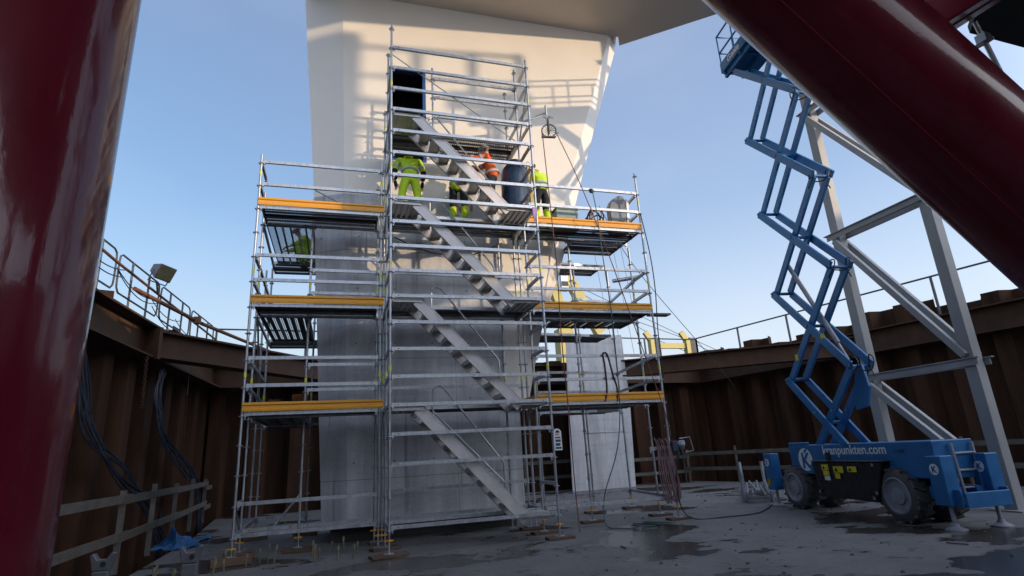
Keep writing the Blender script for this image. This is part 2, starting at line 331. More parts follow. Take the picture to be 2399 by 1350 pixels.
# ------------------------------------------------------------------ cofferdam walls
def pile_wall(name, label, P0, P1, zt=5.35, waler=True, zb=-1.1, step=None, wz=(4.2, 5.0)):
    P0, P1 = V((*P0, 0)), V((*P1, 0)); d = (P1-P0); Ln = d.length; d.normalize(); n = V((-d.y, d.x, 0))   # n: towards the outside
    root = thing(name, P0, label, 'wall', 'sheet pile walls of the cofferdam')
    m = MB(); per = 1.25; dep = .42; k = int(Ln/per); per = Ln/k
    for i in range(-1, k+1):
        prof = [(0, 0), (.36, 0), (.5, 1), (.86, 1), (1, 0)]
        h = zt+random.choice((0, .0, .1, .18, .26, -.1)) + (step(i/k) if step else 0)
        pts = [P0+d*((i+a)*per)+n*(.12+b*dep) for a, b in prof]
        o = len(m.v); q = []
        for (p, p2) in zip(pts, pts[1:]):
            m.add([V((p.x, p.y, zb)), V((p2.x, p2.y, zb)), V((p2.x, p2.y, h)), V((p.x, p.y, h))], [(0, 1, 2, 3)])
            a2, b2 = p+n*.02, p2+n*.02
            m.add([V((p.x, p.y, h)), V((p2.x, p2.y, h)), V((b2.x, b2.y, h)), V((a2.x, a2.y, h))], [(0, 1, 2, 3)])
            m.add([V((a2.x, a2.y, zb)), V((b2.x, b2.y, zb)), V((b2.x, b2.y, h)), V((a2.x, a2.y, h))], [(3, 2, 1, 0)])
    m.build('sheet_piles', RUST, root)
    if waler:
        w = MB(); a, b = P0, P1; z0, z1 = wz
        q = -n*.02
        w.bar(a+q+V((0, 0, (z0+z1)/2)), b+q+V((0, 0, (z0+z1)/2)), .06, z1-z0)
        for z in (z0+.02, z1-.02, ): w.bar(a-n*.16+V((0, 0, z)), b-n*.16+V((0, 0, z)), .40, .045)
        w.build('waler_beam', RUSTB, root)
        g = MB()
        L0 = 2.2
        while L0 < Ln-1:
            c = P0+d*L0-n*.03+V((0, 0, (z0+z1)/2-.08))
            if int(L0*10) % 3 == 0:
                g.bar(c-d*.22, c+d*.22, .03, .46)
            L0 += 3.7
        if g.v: g.build('splice_plate', RUSTB, root)
    return root, P0, d, n
LBc, RBc, RRc, LNc = (-5.07, 11.32), (15.59, 12.92), (18.18, .89), (-5.68, 2.68)
dl = V((LNc[0]-LBc[0], LNc[1]-LBc[1])); LN2 = (LBc[0]+dl.x*3.2, LBc[1]+dl.y*3.2)
dr = V((RRc[0]-RBc[0], RRc[1]-RBc[1])); RR2 = (RBc[0]+dr.x*2.9, RBc[1]+dr.y*2.9)
WL = pile_wall('sheet_pile_wall', 'dark rusty sheet pile wall on the left with cable bundles hanging on it', LN2, LBc, 5.3)
WB = pile_wall('sheet_pile_wall', 'rusty sheet pile wall at the back, behind the pier and the white column', LBc, RBc, 5.25)
WR = pile_wall('sheet_pile_wall', 'brown sheet pile wall on the right, stepped along the top, behind the scissor lift', RBc, RR2, 5.45)
WF = pile_wall('sheet_pile_wall', 'rusty sheet pile wall closing the pit behind the viewpoint', RR2, LN2, 5.3)

def strut(label, a, b, w=.5, h=.62):
    t = thing('corner_strut', a, label, 'strut', 'diagonal corner struts of the cofferdam'); a, b = V(a), V(b)
    d = (b-a).normalized(); m = MB(); m.bar(a, b, .05, h); 
    for s in (-1, 1): m.bar(a+V((0, 0, s*h/2)), b+V((0, 0, s*h/2)), w, .05)
    m.build('beam', RUSTB, t)
    for p, q in ((a, 1), (b, -1)): e = MB(); e.bar(p-d*.02*q, p+d*.06*q, w+.12, h+.16); e.build('end_plate', RUSTB, t)
    return t
strut('dark brown diagonal beam bracing the left rear corner of the pit', (-5.3, 5.2, 4.55), (-.6, 11.5, 4.62))
strut('reddish brown diagonal beam bracing the right rear corner of the pit', (8.3, 12.2, 4.62), (17.1, 5.6, 4.55))

# ------------------------------------------------------------------ bridge pier, deck and second column
def lerp1(x, xs, ys):
    for i in range(len(xs)-1):
        if x <= xs[i+1] or i == len(xs)-2:
            t = (x-xs[i])/(xs[i+1]-xs[i]); return ys[i]+(ys[i+1]-ys[i])*t
YF, YC, YBK = 2.05, 2.40, 4.6
zl = [0, .6, 7.7, 12.98, 14]; xl = [-1.10, -1.137, -1.564, -1.985, -2.05]
zr = [2.45, 2.75, 3.6, 4.6, 5.79, 6.66, 8.82, 13.55, 14]; xr = [3.30, 3.39, 3.60, 3.877, 4.38, 4.66, 5.37, 7.0, 7.1]
fl = lambda z: lerp1(z, [0, 14], [-.62, -1.1])        # left front arris
def section(z, right):
    a = lerp1(z, zl, xl); b = fl(z)
    if right == 'low': c, d = 2.56, 3.14
    else:
        d = lerp1(z, zr, xr); c = d-lerp1(z, [2.45, 3.6, 13.55], [.55, .45, .40])
    return [V((a, YC, z)), V((b, YF, z)), V((c, YF, z)), V((d, YC, z)), V((d-.1, YBK, z)), V((a+.1, YBK, z))]
def loft(zs, right, m, drop_front=None):
    rings = [section(z, right) for z in zs]; n = 6; o = len(m.v)
    for r_ in rings: m.v += r_
    for i in range(len(zs)-1):
        for j in range(n):
            m.f.append((o+i*n+j, o+i*n+(j+1) % n, o+(i+1)*n+(j+1) % n, o+(i+1)*n+j)); m.m.append(m.mi)
    m.f.append(tuple(o+j for j in range(n))[::-1]); m.f.append(tuple(o+(len(zs)-1)*n+j for j in range(n))); m.m += [m.mi]*2
pier = thing('bridge_pier', (1, 3.2, 0), 'flaring bridge pier, grey concrete below and cream painted steel above, with a blue framed doorway', 'bridge pier')
m = MB(); loft([.32, 2.45], 'low', m); m.build('concrete_base', CONC, pier)
m = MB(); m.box(-.95, 2.5, -.2, 2.95, 4.5, .319); m.build('plinth', mat('wet_dark_plinth', (.05, .05, .05), (.02, .02, .02), .5, 0, 3), pier)
ZJ = 7.45
def upper_steel():
    zs = [ZJ, 8.0, 8.82, 10, 11.5, 13.55]; m = MB(); loft(zs, 'up', m); return m
m = MB(); loft([2.451, 2.75, 3.2, 3.6, 4.1, 4.6, 5.2, 5.79, 6.3, 6.66, 7.1, ZJ], 'up', m); conc = m.build('concrete_shaft', CONC, pier)
# steel shell: its door opening is a real recess, cut into the front face
DX0, DX1, DZ0, DZ1 = .10, 1.02, 8.42, 11.05
def steel_shell():
    m = MB(); zs = [ZJ, 8.0, DZ0, 8.82, 10, DZ1, 11.5, 12.98, 14.2]
    for i in range(len(zs)-1):
        A, B = section(zs[i], 'up'), section(zs[i+1], 'up')
        for j in range(6):
            a0, a1, b1, b0 = A[j], A[(j+1) % 6], B[(j+1) % 6], B[j]
            if j == 1 and zs[i] >= DZ0-.01 and zs[i+1] <= DZ1+.01:
                m.add([a0, V((DX0, YF, zs[i])), V((DX0, YF, zs[i+1])), b0], [(0, 1, 2, 3)])
                m.add([V((DX1, YF, zs[i])), a1, b1, V((DX1, YF, zs[i+1]))], [(0, 1, 2, 3)])
            elif j == 1 and (abs(zs[i+1]-DZ0) < .01 or abs(zs[i]-DZ1) < .01):
                # split so that the edge meets the door corners
                top = abs(zs[i+1]-DZ0) < .01
                if top: m.add([a0, a1, b1, V((DX1, YF, zs[i+1])), V((DX0, YF, zs[i+1])), b0], [(0, 1, 2, 3, 4, 5)])
                else: m.add([a0, V((DX0, YF, zs[i])), V((DX1, YF, zs[i])), a1, b1, b0], [(0, 1, 2, 3, 4, 5)])
            else: m.add([a0, a1, b1, b0], [(0, 1, 2, 3)])
    S0 = section(ZJ, 'up'); m.add(S0, [tuple(range(6))[::-1]])
    return m
steel_shell().build('steel_shell', STEELW, pier)
# right hand facet of the concrete is clad in the same cream steel, as a thin plate on it
m = MB(); zs = [2.46, 2.75, 3.2, 3.6, 4.1, 4.6, 5.2, 5.79, 6.3, 6.66, 7.1, ZJ]
for i in range(len(zs)-1):
    A, B = section(zs[i], 'up'), section(zs[i+1], 'up'); o = V((.3, -.95, 0)).normalized()*.012
    q = V((0, -.012, 0)); xa_, xb_ = min(2.62+.02*zs[i], A[2].x-.01), min(2.62+.02*zs[i+1], B[2].x-.01)
    m.add([V((xa_, YF-.012, zs[i])), A[2]+q, B[2]+q, V((xb_, YF-.012, zs[i+1]))], [(0, 1, 2, 3)])
    m.add([A[2]+q, A[3]+o, B[3]+o, B[2]+q], [(0, 1, 2, 3)])
    o2 = V((1, -.05, 0))*.012
    m.add([A[3]+o2, A[4]+o2, B[4]+o2, B[3]+o2], [(0, 1, 2, 3)])
m.build('cladding_plate', STEELW, pier)
fr = MB(); t = .075
for a, b in (((DX0, YF-.02, DZ0), (DX0+t, YF+.14, DZ1)), ((DX1-t, YF-.02, DZ0), (DX1, YF+.14, DZ1)), ((DX0+t, YF-.02, DZ1-t), (DX1-t, YF+.14, DZ1)), ((DX0+t, YF-.02, DZ0), (DX1-t, YF+.14, DZ0+.05))):
    fr.box(*a, *b)
door = fr.build('doorway', DOORB, pier)
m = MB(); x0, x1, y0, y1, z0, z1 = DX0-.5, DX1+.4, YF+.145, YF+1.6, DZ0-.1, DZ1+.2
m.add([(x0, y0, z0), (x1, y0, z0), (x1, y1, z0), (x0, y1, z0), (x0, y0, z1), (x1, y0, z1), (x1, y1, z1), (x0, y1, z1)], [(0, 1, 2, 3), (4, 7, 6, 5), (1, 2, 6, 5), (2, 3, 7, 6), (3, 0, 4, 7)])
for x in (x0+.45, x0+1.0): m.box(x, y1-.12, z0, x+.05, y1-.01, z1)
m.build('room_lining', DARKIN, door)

deck = thing('bridge_deck', (3, 0, 13), 'broad cream underside of the bridge deck above the pier', 'bridge deck')
SL = .10
def sp(x, y): return V((x, y, 13.10+.0125*x+SL*(YF-y)))
m = MB(); pts = [sp(-1.93, YF+.33), sp(6.79, YF+.0), sp(6.95, YF+.3), sp(9.45, .60), sp(8.7, .2), sp(6.9, -6.2), sp(-1.95, -6.2)]
m.prism(pts, (0, 0, .5)); m.build('soffit', SOFF, deck)

c2 = thing('concrete_column', (9, 11.5, 0), 'pale concrete column with a horizontal joint, standing behind the right hand scaffold', 'column')
m = MB(); m.prism([(7.55, 10.5, 0), (10.2, 10.5, 0), (10.36, 10.5, 3.36), (10.30, 10.5, 6.0), (7.80, 10.5, 5.9), (7.66, 10.5, 3.3)], (.60, 1.4, 0)); m.build('shaft', CONCL, c2, bevel=.02)
m = MB(); m.box(8.2, 10.47, 2.1, 9.98, 10.49, 2.115); m.build('cast_joint', CONC, c2)

# ------------------------------------------------------------------ scaffold kit
ZB = .40
def zk(k): return ZB+.5*k
def standard(par, x, y, z0, z1, foot=True, sole=.05, stick=(2.55, 6.9)):
    m = MB(); m.tube([(x, y, max(z0, .32)), (x, y, z1)], .0242, 10)
    k = 0
    while zk(k) < z1-.03:
        if zk(k) > z0-.02: 
            m.ring((x, y, zk(k)), (0, 0, 1), .052, .008, 12, 4); m.tube([(x, y, zk(k)-.03), (x, y, zk(k)+.03)], .03, 10)
            for a in (.4, 1.97, 3.54, 5.1): m.bar((x, y, zk(k)), (x+.05*math.cos(a), y+.05*math.sin(a), zk(k)), .014, .012)
        k += 1
    m.mi = 1
    for zz in (zk(4)+.65, zk(8)+.62, zk(12)+.7, zk(16)+.6):
        if z0 < zz < z1-.15: m.tube([(x, y, zz+(x*7 % 1)*.08), (x, y, zz+.09+(x*7 % 1)*.08)], .0256, 10)
    m.build('standard', [GALV, STICK], par, True)
    if foot:
        j = MB(); j.tube([(x, y, sole+.008), (x, y, .36)], .018, 8); j.box(x-.075, y-.075, sole, x+.075, y+.075, sole+.008)
        j.mi = 1; j.tube([(x, y, .235), (x, y, .262)], .034, 8); j.bar((x-.075, y, .25), (x+.075, y, .25), .025, .02)
        j.build('base_jack', [GALV, YEL], par, True)
def sole_board(x, y, ang, th=.05, L=.55, w=.23):
    m = MB(); dx = V((math.cos(ang), math.sin(ang), 0))
    m.bar(V((x, y, th/2+.002))-dx*L/2, V((x, y, th/2+.002))+dx*L/2, w, th-.004)
    return m
def ledger(par, a, b, name='ledger'):
    a, b = V(a), V(b); d = (b-a).normalized(); m = MB()
    m.bar(a+d*.055, b-d*.055, .046, .062, off=.045)
    for p, s in ((a, 1), (b, -1)):     # wedge heads over the rosette
        m.bar(p+d*.03*s+V((0, 0, .03)), p+d*.075*s+V((0, 0, .03)), .05, .085)
        m.bar(p+d*.052*s+V((0, 0, -.05)), p+d*.052*s+V((0, 0, .085)), .008, .022)
    m.mi = 1
    for p, s in ((a, 1), (b, -1)):
        for q in (-1, 1):
            c = p+d*.15*s+V((0, 0, .045)); n = d.cross(V((0, 0, 1)))*q
            m.tube([c+n*.0225, c+n*.0245], .011, 8)
    return m.build(name, [GALV, BLACK], par)
def brace(par, a, b, r=.02):
    m = MB(); m.tube([a, b], r, 8); return m.build('brace', GALV, par, True)
def deck_run(par, x0, y0, x1, y1, z, along, n, matx=None, ribs=True):
    # n boards side by side; along = direction of the boards
    for i in range(n):
        m = MB(); g = .008
        if along == 'x': ya = y0+(y1-y0)*i/n+g; yb = y0+(y1-y0)*(i+1)/n-g; X0, X1, Y0, Y1 = x0, x1, ya, yb
        else: xa = x0+(x1-x0)*i/n+g; xb = x0+(x1-x0)*(i+1)/n-g; X0, X1, Y0, Y1 = xa, xb, y0, y1
        m.add([(X0, Y0, z), (X1, Y0, z), (X1, Y1, z), (X0, Y1, z)], [(0, 1, 2, 3)])
        m.mi = 1
        if along == 'x':
            for yy in (Y0, Y1-.006): m.box(X0, yy, z-.065, X1, yy+.006, z-.001)
            m.box(X0, (Y0+Y1)/2-.018, z-.03, X1, (Y0+Y1)/2+.018, z-.002)
            for xx in (X0, X1-.03): m.box(xx, Y0+.007, z-.05, xx+.03, Y1-.007, z-.004)
        else:
            for xx in (X0, X1-.006): m.box(xx, Y0, z-.065, xx+.006, Y1, z-.001)
            m.box((X0+X1)/2-.018, Y0, z-.03, (X0+X1)/2+.018, Y1, z-.002)
            for yy in (Y0, Y1-.03): m.box(X0+.007, yy, z-.05, X1-.007, yy+.03, z-.004)
        m.build('deck_board', [matx or (DECKX if along == 'x' else DECKY), DKST], par)
DKST = mat('dark_deck_steel', (.13, .13, .135), (.08, .08, .085), .5, .5, 5)
def toe_board(par, a, b):
    a, b = V(a), V(b); d = b-a; n = d.normalized().cross(V((0, 0, 1)))   # outward to the viewer side
    prof = [(0, 0), (.03, 0), (.034, .035), (.012, .05), (.012, .10), (.034, .118), (.034, .155), (-.02, .165), (-.02, .155), (0, .14)]
    m = MB(); m.prism([a+n*p+V((0, 0, q)) for p, q in prof], d); return m.build('toe_board', YEL, par)

# ------------------------------------------------------------------ stair tower
W = 3.0; Y1, Y2 = .85, 1.70
tower = thing('scaffold_stair_tower', (1.5, .4, 0), 'tall galvanised scaffold stair tower with aluminium flights in front of the pier doorway', 'scaffold tower')
standard(tower, 0, 0, 0, 10.50); standard(tower, W, 0, 0, 10.12)
standard(tower, 0, Y1, 0, 10.45); standard(tower, W, Y1, 0, 10.5)
standard(tower, 0, Y2, 0, 9.5); standard(tower, W, Y2, 0, 10.45)
standard(tower, 1.0, Y1, zk(16)-.3, 10.22, False); 
standard(tower, 2.62, Y2, 0, zk(12)-.1)
for k in [0]+list(range(2, 20)): ledger(tower, (0, 0, zk(k)), (W, 0, zk(k)))
for k in (0, 4, 8, 12, 16): ledger(tower, (0, Y1, zk(k)), (W, Y1, zk(k)))
for k in (17, 18, 19): ledger(tower, (1.0, Y1, zk(k)), (W, Y1, zk(k)), 'guard_rail')
for k in (0, 1, 5, 8, 10, 12, 16): ledger(tower, (0, Y2, zk(k)), (W, Y2, zk(k)))
for k in (1, 3, 5, 6, 7, 9, 10, 11, 12, 13, 14, 15, 16, 17, 18, 19): ledger(tower, (W, 0, zk(k)), (W, Y1, zk(k)), 'transom')
for k in (0, 4, 5, 6, 8, 9, 10, 12, 13, 14, 16, 17, 18): ledger(tower, (0, 0, zk(k)), (0, Y1, zk(k)), 'transom')
for k in (0, 4, 8, 12, 16, 17, 18): ledger(tower, (W, Y1, zk(k)), (W, Y2, zk(k)), 'transom')
for k in (4, 8, 12, 16): ledger(tower, (0, Y1, zk(k)), (0, Y2, zk(k)), 'transom')
for k in (4, 8, 12, 16): deck_run(tower, .05, Y1+.04, W-.05, Y2+.02, zk(k)+.08, 'x', 2)
ST = mat('stair_stringer_alu', (.56, .53, .52), (.42, .39, .38), .5, .25, 6, c3=(.63, .60, .58))
def flight(z0, top_landing=True, last=False):
    st = []
    xa, xb = .56, 2.44; za, zb = z0+2.0, z0+.02        # top left, bottom right
    for y in (.10, .74):
        m = MB(); a, b = V((xa, y, za)), V((xb, y, zb)); 
        d = (b-a).normalized(); up = V((0, -1, 0)).cross(d); up = -up if up.z < 0 else up
        m.bar(a-d*.02, b+d*.04, .035, .19, up=up, off=-.05)
        m.bar(a-d*.02, b+d*.04, .05, .022, up=up, off=.045); m.bar(a-d*.02, b+d*.04, .05, .022, up=up, off=-.145)
        m.build('stringer', ST, tower)
    n = 9
    for i in range(1, n):
        t = i/n; x = xa+(xb-xa)*t; z = za+(zb-za)*t
        m = MB(); m.box(x-.13, .125, z-.03, x+.09, .715, z-.008)
        m.box(x-.13, .125, z-.085, x-.115, .715, z-.03); m.box(x+.075, .125, z-.075, x+.09, .715, z-.03)
        m.build('tread', ALU, tower)
    def landing(x0, x1, z):
        m = MB(); m.box(x0, .06, z-.01, x1, .78, z+.012)
        for y in (.06, .765): m.box(x0, y, z-.055, x1, y+.015, z-.011)
        for x in (x0, x1-.015): m.box(x, .076, z-.055, x+.015, .764, z-.011)
        k = 5
        for i in range(1, k): m.box(x0+(x1-x0)*i/k-.016, .08, z-.05, x0+(x1-x0)*i/k+.012, .76, z-.011)
        m.build('landing', ALU, tower)
    landing(.05, .60, z0+2.0); landing(2.38, W-.05, z0+.03)
    # bent tube handrail on the pier side
    y = .77; h = .95
    def line(t): return V((xa+.32+(xb-xa-.55)*t, y, za-.33+(zb+.25-za+.33)*t))
    m = MB(); p0, p1 = line(0), line(1)
    up = V((0, 0, 1))
    loop = [p0+up*(-.15), p0+up*.62, p0+V((.02, 0, .72)), p0+V((.07, 0, .78)), p0+V((.14, 0, .79)), p0+V((.22, 0, .74)), p1+V((-.02, 0, .74)), p1+V((.03, 0, .66)), p1+V((.035, 0, -.12))]
    m.tube(smooth_pts(loop[:6], 3)+loop[6:], .019, 8); m.tube([p0+up*.3, p1+V((.03, 0, .32))], .016, 8)
    m.build('handrail', GALV, tower, True)
for z0 in (zk(0), zk(4), zk(8), zk(12)): flight(z0)
brace(tower, (.03, .06, zk(19)-.1), (2.75, .1, zk(15)+.1), .012)
for z0, z1 in ((zk(16), zk(18)), (zk(12), zk(14))): brace(tower, (W, Y1-.05, z0), (W, .05, z1))
# safety tag on the right front standard
m = MB(); m.prism([(W+.0, -.05, 1.52), (W+.155, -.05, 1.52), (W+.15, -.05, 1.86), (W+.115, -.05, 1.90), (W+.07, -.05, 1.915), (W+.03, -.05, 1.90), (W-.0, -.05, 1.86)], (0, .012, 0)); tg = m.build('safety_tag', WHITE, tower)
m = MB(); m.prism([(W+.035, -.054, 1.835), (W+.12, -.054, 1.835), (W+.108, -.054, 1.87), (W+.078, -.054, 1.885), (W+.048, -.054, 1.87)], (0, .003, 0)); m.build('helmet_emblem', BLACK, tg)
m = MB()
for z, h, x0_, x1_ in ((1.735, .025, .02, .13), (1.67, .045, .025, .13), (1.60, .05, .025, .12), (1.545, .035, .02, .14)): m.box(W+x0_, -.054, z, W+x1_, -.051, z+h)
m.build('tag_print', TEAL, tg)
text_mesh('PERI', .045, REDTXT, 'tag_lettering', tg, Matrix.Translation(V((W+.025, -.053, 1.79))-tower.location) @ Matrix.Rotation(R(90), 4, 'X'), .001, .001)

# ------------------------------------------------------------------ ring scaffold round the pier
ring = thing('ring_scaffold', (1.7, 2, 0), 'three level working scaffold with yellow toe boards wrapped round the pier, both wings', 'scaffold')
XL, XR = -2.49, 5.99; YO, YI = .88, 1.70
LS = [(XL, YO, 7.6, .13), (XL, YI, 7.15, .10), (-1.5, YI, 7.1, .08), (XL-.06, 4.25, 6.3, .08), (-1.5, 4.25, 6.3, .08), (XL-.22, 4.45, 6.3, .08), (-.12, YO, 7.7, .05), (-.14, YI, 7.5, .05)]
for x, y, z1, so in LS: standard(ring, x, y, 0, z1, True, so)
RS = [(XR, YO, 8.0, .05), (XR+.08, 1.75, 6.35, .05), (6.40, 3.68, 6.45, .05), (5.23, 3.40, 6.45, .05), (4.4, YI, 7.2, .05), (3.12, YI, 6.4, .05)]
for x, y, z1, so in RS: standard(ring, x, y, 0, z1, True, so)
for k in (0, 1, 4, 5, 6, 8, 9, 10, 12, 13, 14): ledger(ring, (XL, YO, zk(k)), (-.12, YO, zk(k)), 'ledger' if k in (0, 4, 8, 12) else 'guard_rail')
for k in (0, 4, 5, 6, 8, 9, 10, 12, 13): ledger(ring, (-1.5, YI, zk(k)), (-.14, YI, zk(k)), 'ledger' if k in (0, 4, 8, 12) else 'guard_rail')
for k in (0, 4, 8, 12): ledger(ring, (XL, YI, zk(k)), (-1.5, YI, zk(k)))
for k in (0, 1, 5, 6, 9, 10, 13, 14): ledger(ring, (XL, YO, zk(k)), (XL, YI, zk(k)), 'end_rail')
for k in (0, 4, 5, 6, 8, 9, 10, 12): ledger(ring, (XL, YI, zk(k)), (XL-.06, 4.25, zk(k)), 'side_rail')
for k in (4, 8, 12): ledger(ring, (-1.5, YI, zk(k)), (-1.5, 4.25, zk(k)), 'side_rail')
for k in (0, 4, 8, 12): ledger(ring, (XL-.06, 4.25, zk(k)), (-1.5, 4.25, zk(k)))
for k in (0, 4, 5, 6, 8, 9, 10, 12, 13, 14): ledger(ring, (W+.05, YO, zk(k)), (XR, YO, zk(k)), 'ledger' if k in (0, 4, 8, 12) else 'guard_rail')
ledger(ring, (5.45, YO-.03, zk(2)), (XR+.02, YO-.03, zk(2)), 'guard_rail')
for k in (0, 4, 8, 12, 13): ledger(ring, (3.12, YI, zk(k)), (4.4, YI, zk(k)))
for k in (4, 8, 12): ledger(ring, (4.4, YI, zk(k)), (XR+.08, 1.75, zk(k)))
for k in (0, 5, 6, 9, 10, 13, 14): ledger(ring, (XR, YO, zk(k)), (XR+.08, 1.75, zk(k)), 'end_rail')
for k in (0, 5, 6, 9, 10): ledger(ring, (XR+.08, 1.75, zk(k)), (6.40, 3.68, zk(k)), 'side_rail')
for k in (0, 4, 5, 6, 8, 9, 10, 12): ledger(ring, (5.23, 3.40, zk(k)), (6.40, 3.68, zk(k)))
for k in (0, 4, 5, 6, 8, 9, 12): ledger(ring, (3.9, 3.3, zk(k)), (5.23, 3.40, zk(k)), 'ledger' if k in (0, 4, 8, 12) else 'guard_rail')
standard(ring, 3.9, 3.3, 0, 3.4)
brace(ring, (XL, YI, zk(0)), (XL, YO, zk(1))); brace(ring, (XL, YI, zk(9)-.1), (XL-.03, 3.4, zk(4)+.2)); brace(ring, (XL, YI, zk(5)), (XL-.03, 3.6, zk(4)))
brace(ring, (-2.0, 1.7, zk(0)), (-1.5, YI, zk(1)+.1)); brace(ring, (-1.5, YI, zk(13)+.4), (-.2, YI-.05, zk(12)+.2), .014)
brace(ring, (XR, .9, zk(0)), (4.4, 1.6, zk(0)), .02)
for k in (4, 8, 12):
    z = zk(k)+.08
    deck_run(ring, XL+.05, YO+.03, -.17, YI+.06, z, 'x', 2)
    deck_run(ring, XL+.05, YI+.10, -1.5, 4.2, z, 'y', 3, GRATE if k == 12 else None)
    deck_run(ring, XL-.1, 4.28, -.4, 5.1, z, 'x', 2)
    deck_run(ring, W+.12, YO+.03, XR-.02, YI+.04, z, 'x', 2)
    if k == 8: deck_run(ring, 3.3, YI+.10, XR+.02, 2.55, z, 'y', 8)
    else: deck_run(ring, 4.55 if k == 12 else 3.4, YI+.10, XR-.02, 2.55, z, 'x', 2)
    deck_run(ring, 4.05, 3.45, 6.2, 4.3, z, 'x', 2)
    toe_board(ring, (XL+.0, YO-.03, z+.0), (-.06, YO-.03, z+.0))
    toe_board(ring, (W+.02 if k != 12 else W+.02, YO-.03, z+.0), (XR-.02, YO-.03, z+.0))
    if k in (4, 8): toe_board(ring, (W+.02, YI-.06, z+.0), (W+.02, YO-.03, z+.0))
# plank sticking out beyond the right standard and loose tube end
m = MB(); m.box(XR+.03, .98, zk(8)+.02, XR+.55, 1.2, zk(8)+.06); m.build('overhanging_plank', DKST, ring)
m = MB(); m.tube([(XR-.35, 1.95, zk(9)+.62), (XR+.35, 1.85, zk(9)+.72)], .05, 10); m.build('coupler_tube', GALV, ring, True)
# sole boards under the jacks
SB = [(0, 0, .05, .25), (W, 0, .05, .0), (0, Y1, .05, .3), (W, Y1, .05, .1), (0, Y2, .05, .2), (W+.04, Y2, .05, 0)]
SB += [(x, y, so, .15+.3*math.sin(x*9)) for x, y, z1, so in LS[:6]]+[(x, y, so, .1*math.sin(y*7)) for x, y, z1, so in RS]
NB = {0: 'under the left front leg of the stair tower', 1: 'under the right front leg of the stair tower', 2: 'under the left rear leg of the stair tower', 3: 'under the middle right leg of the stair tower', 6: 'under the outermost front leg of the left scaffold wing', 12: 'under the outermost leg of the right wing, below the coiled rope', 13: 'under the second outer leg of the right scaffold wing'}
for i, (x, y, so, a) in enumerate(SB):
    o = sole_board(x, y, a, so, .62 if i in (0, 6) else .5).build('sole_board', SOLE, None, bevel=.004)
    tag(o, 'brown timber sole board '+NB.get(i, 'under an inner scaffold leg, half hidden in shade'), 'board', 'timber sole boards under the scaffold legs')

# ------------------------------------------------------------------ people
def skin_obj(name, chains, matr, parent, levels=1, rootv=0, loc=(0, 0, 0)):
    # chains: list of lists of (x,y,z,rx[,ry]); equal coordinates share a vertex
    idx = {}; vs = []; rs = []; es = []
    for ch in chains:
        prev = None
        for p in ch:
            key = tuple(round(c, 4) for c in p[:3])
            if key not in idx: idx[key] = len(vs); vs.append(p[:3]); rs.append((p[3], p[4] if len(p) > 4 else p[3]))
            if prev is not None and prev != idx[key]: es.append((prev, idx[key]))
            prev = idx[key]
    me = D.meshes.new(name); me.from_pydata(vs, es, []); o = D.objects.new(name, me); COL.objects.link(o)
    md = o.modifiers.new('skin', 'SKIN'); md.use_smooth_shade = True; md.branch_smoothing = .6
    if not me.skin_vertices: 
        bm = bmesh.new(); bm.from_mesh(me); bm.verts.layers.skin.verify(); bm.to_mesh(me); bm.free()
    for i, r_ in enumerate(rs):
        me.skin_vertices[0].data[i].radius = r_; me.skin_vertices[0].data[i].use_root = (i == rootv)
    sb = o.modifiers.new('sub', 'SUBSURF'); sb.levels = levels; sb.render_levels = levels
    bpy.context.view_layer.update()
    nm = D.meshes.new_from_object(o.evaluated_get(bpy.context.evaluated_depsgraph_get()))
    D.objects.remove(o); nm.name = name; nm.materials.clear(); nm.materials.append(matr); nm.shade_smooth()
    ob = D.objects.new(name, nm); COL.objects.link(ob); ob.parent = parent; return ob
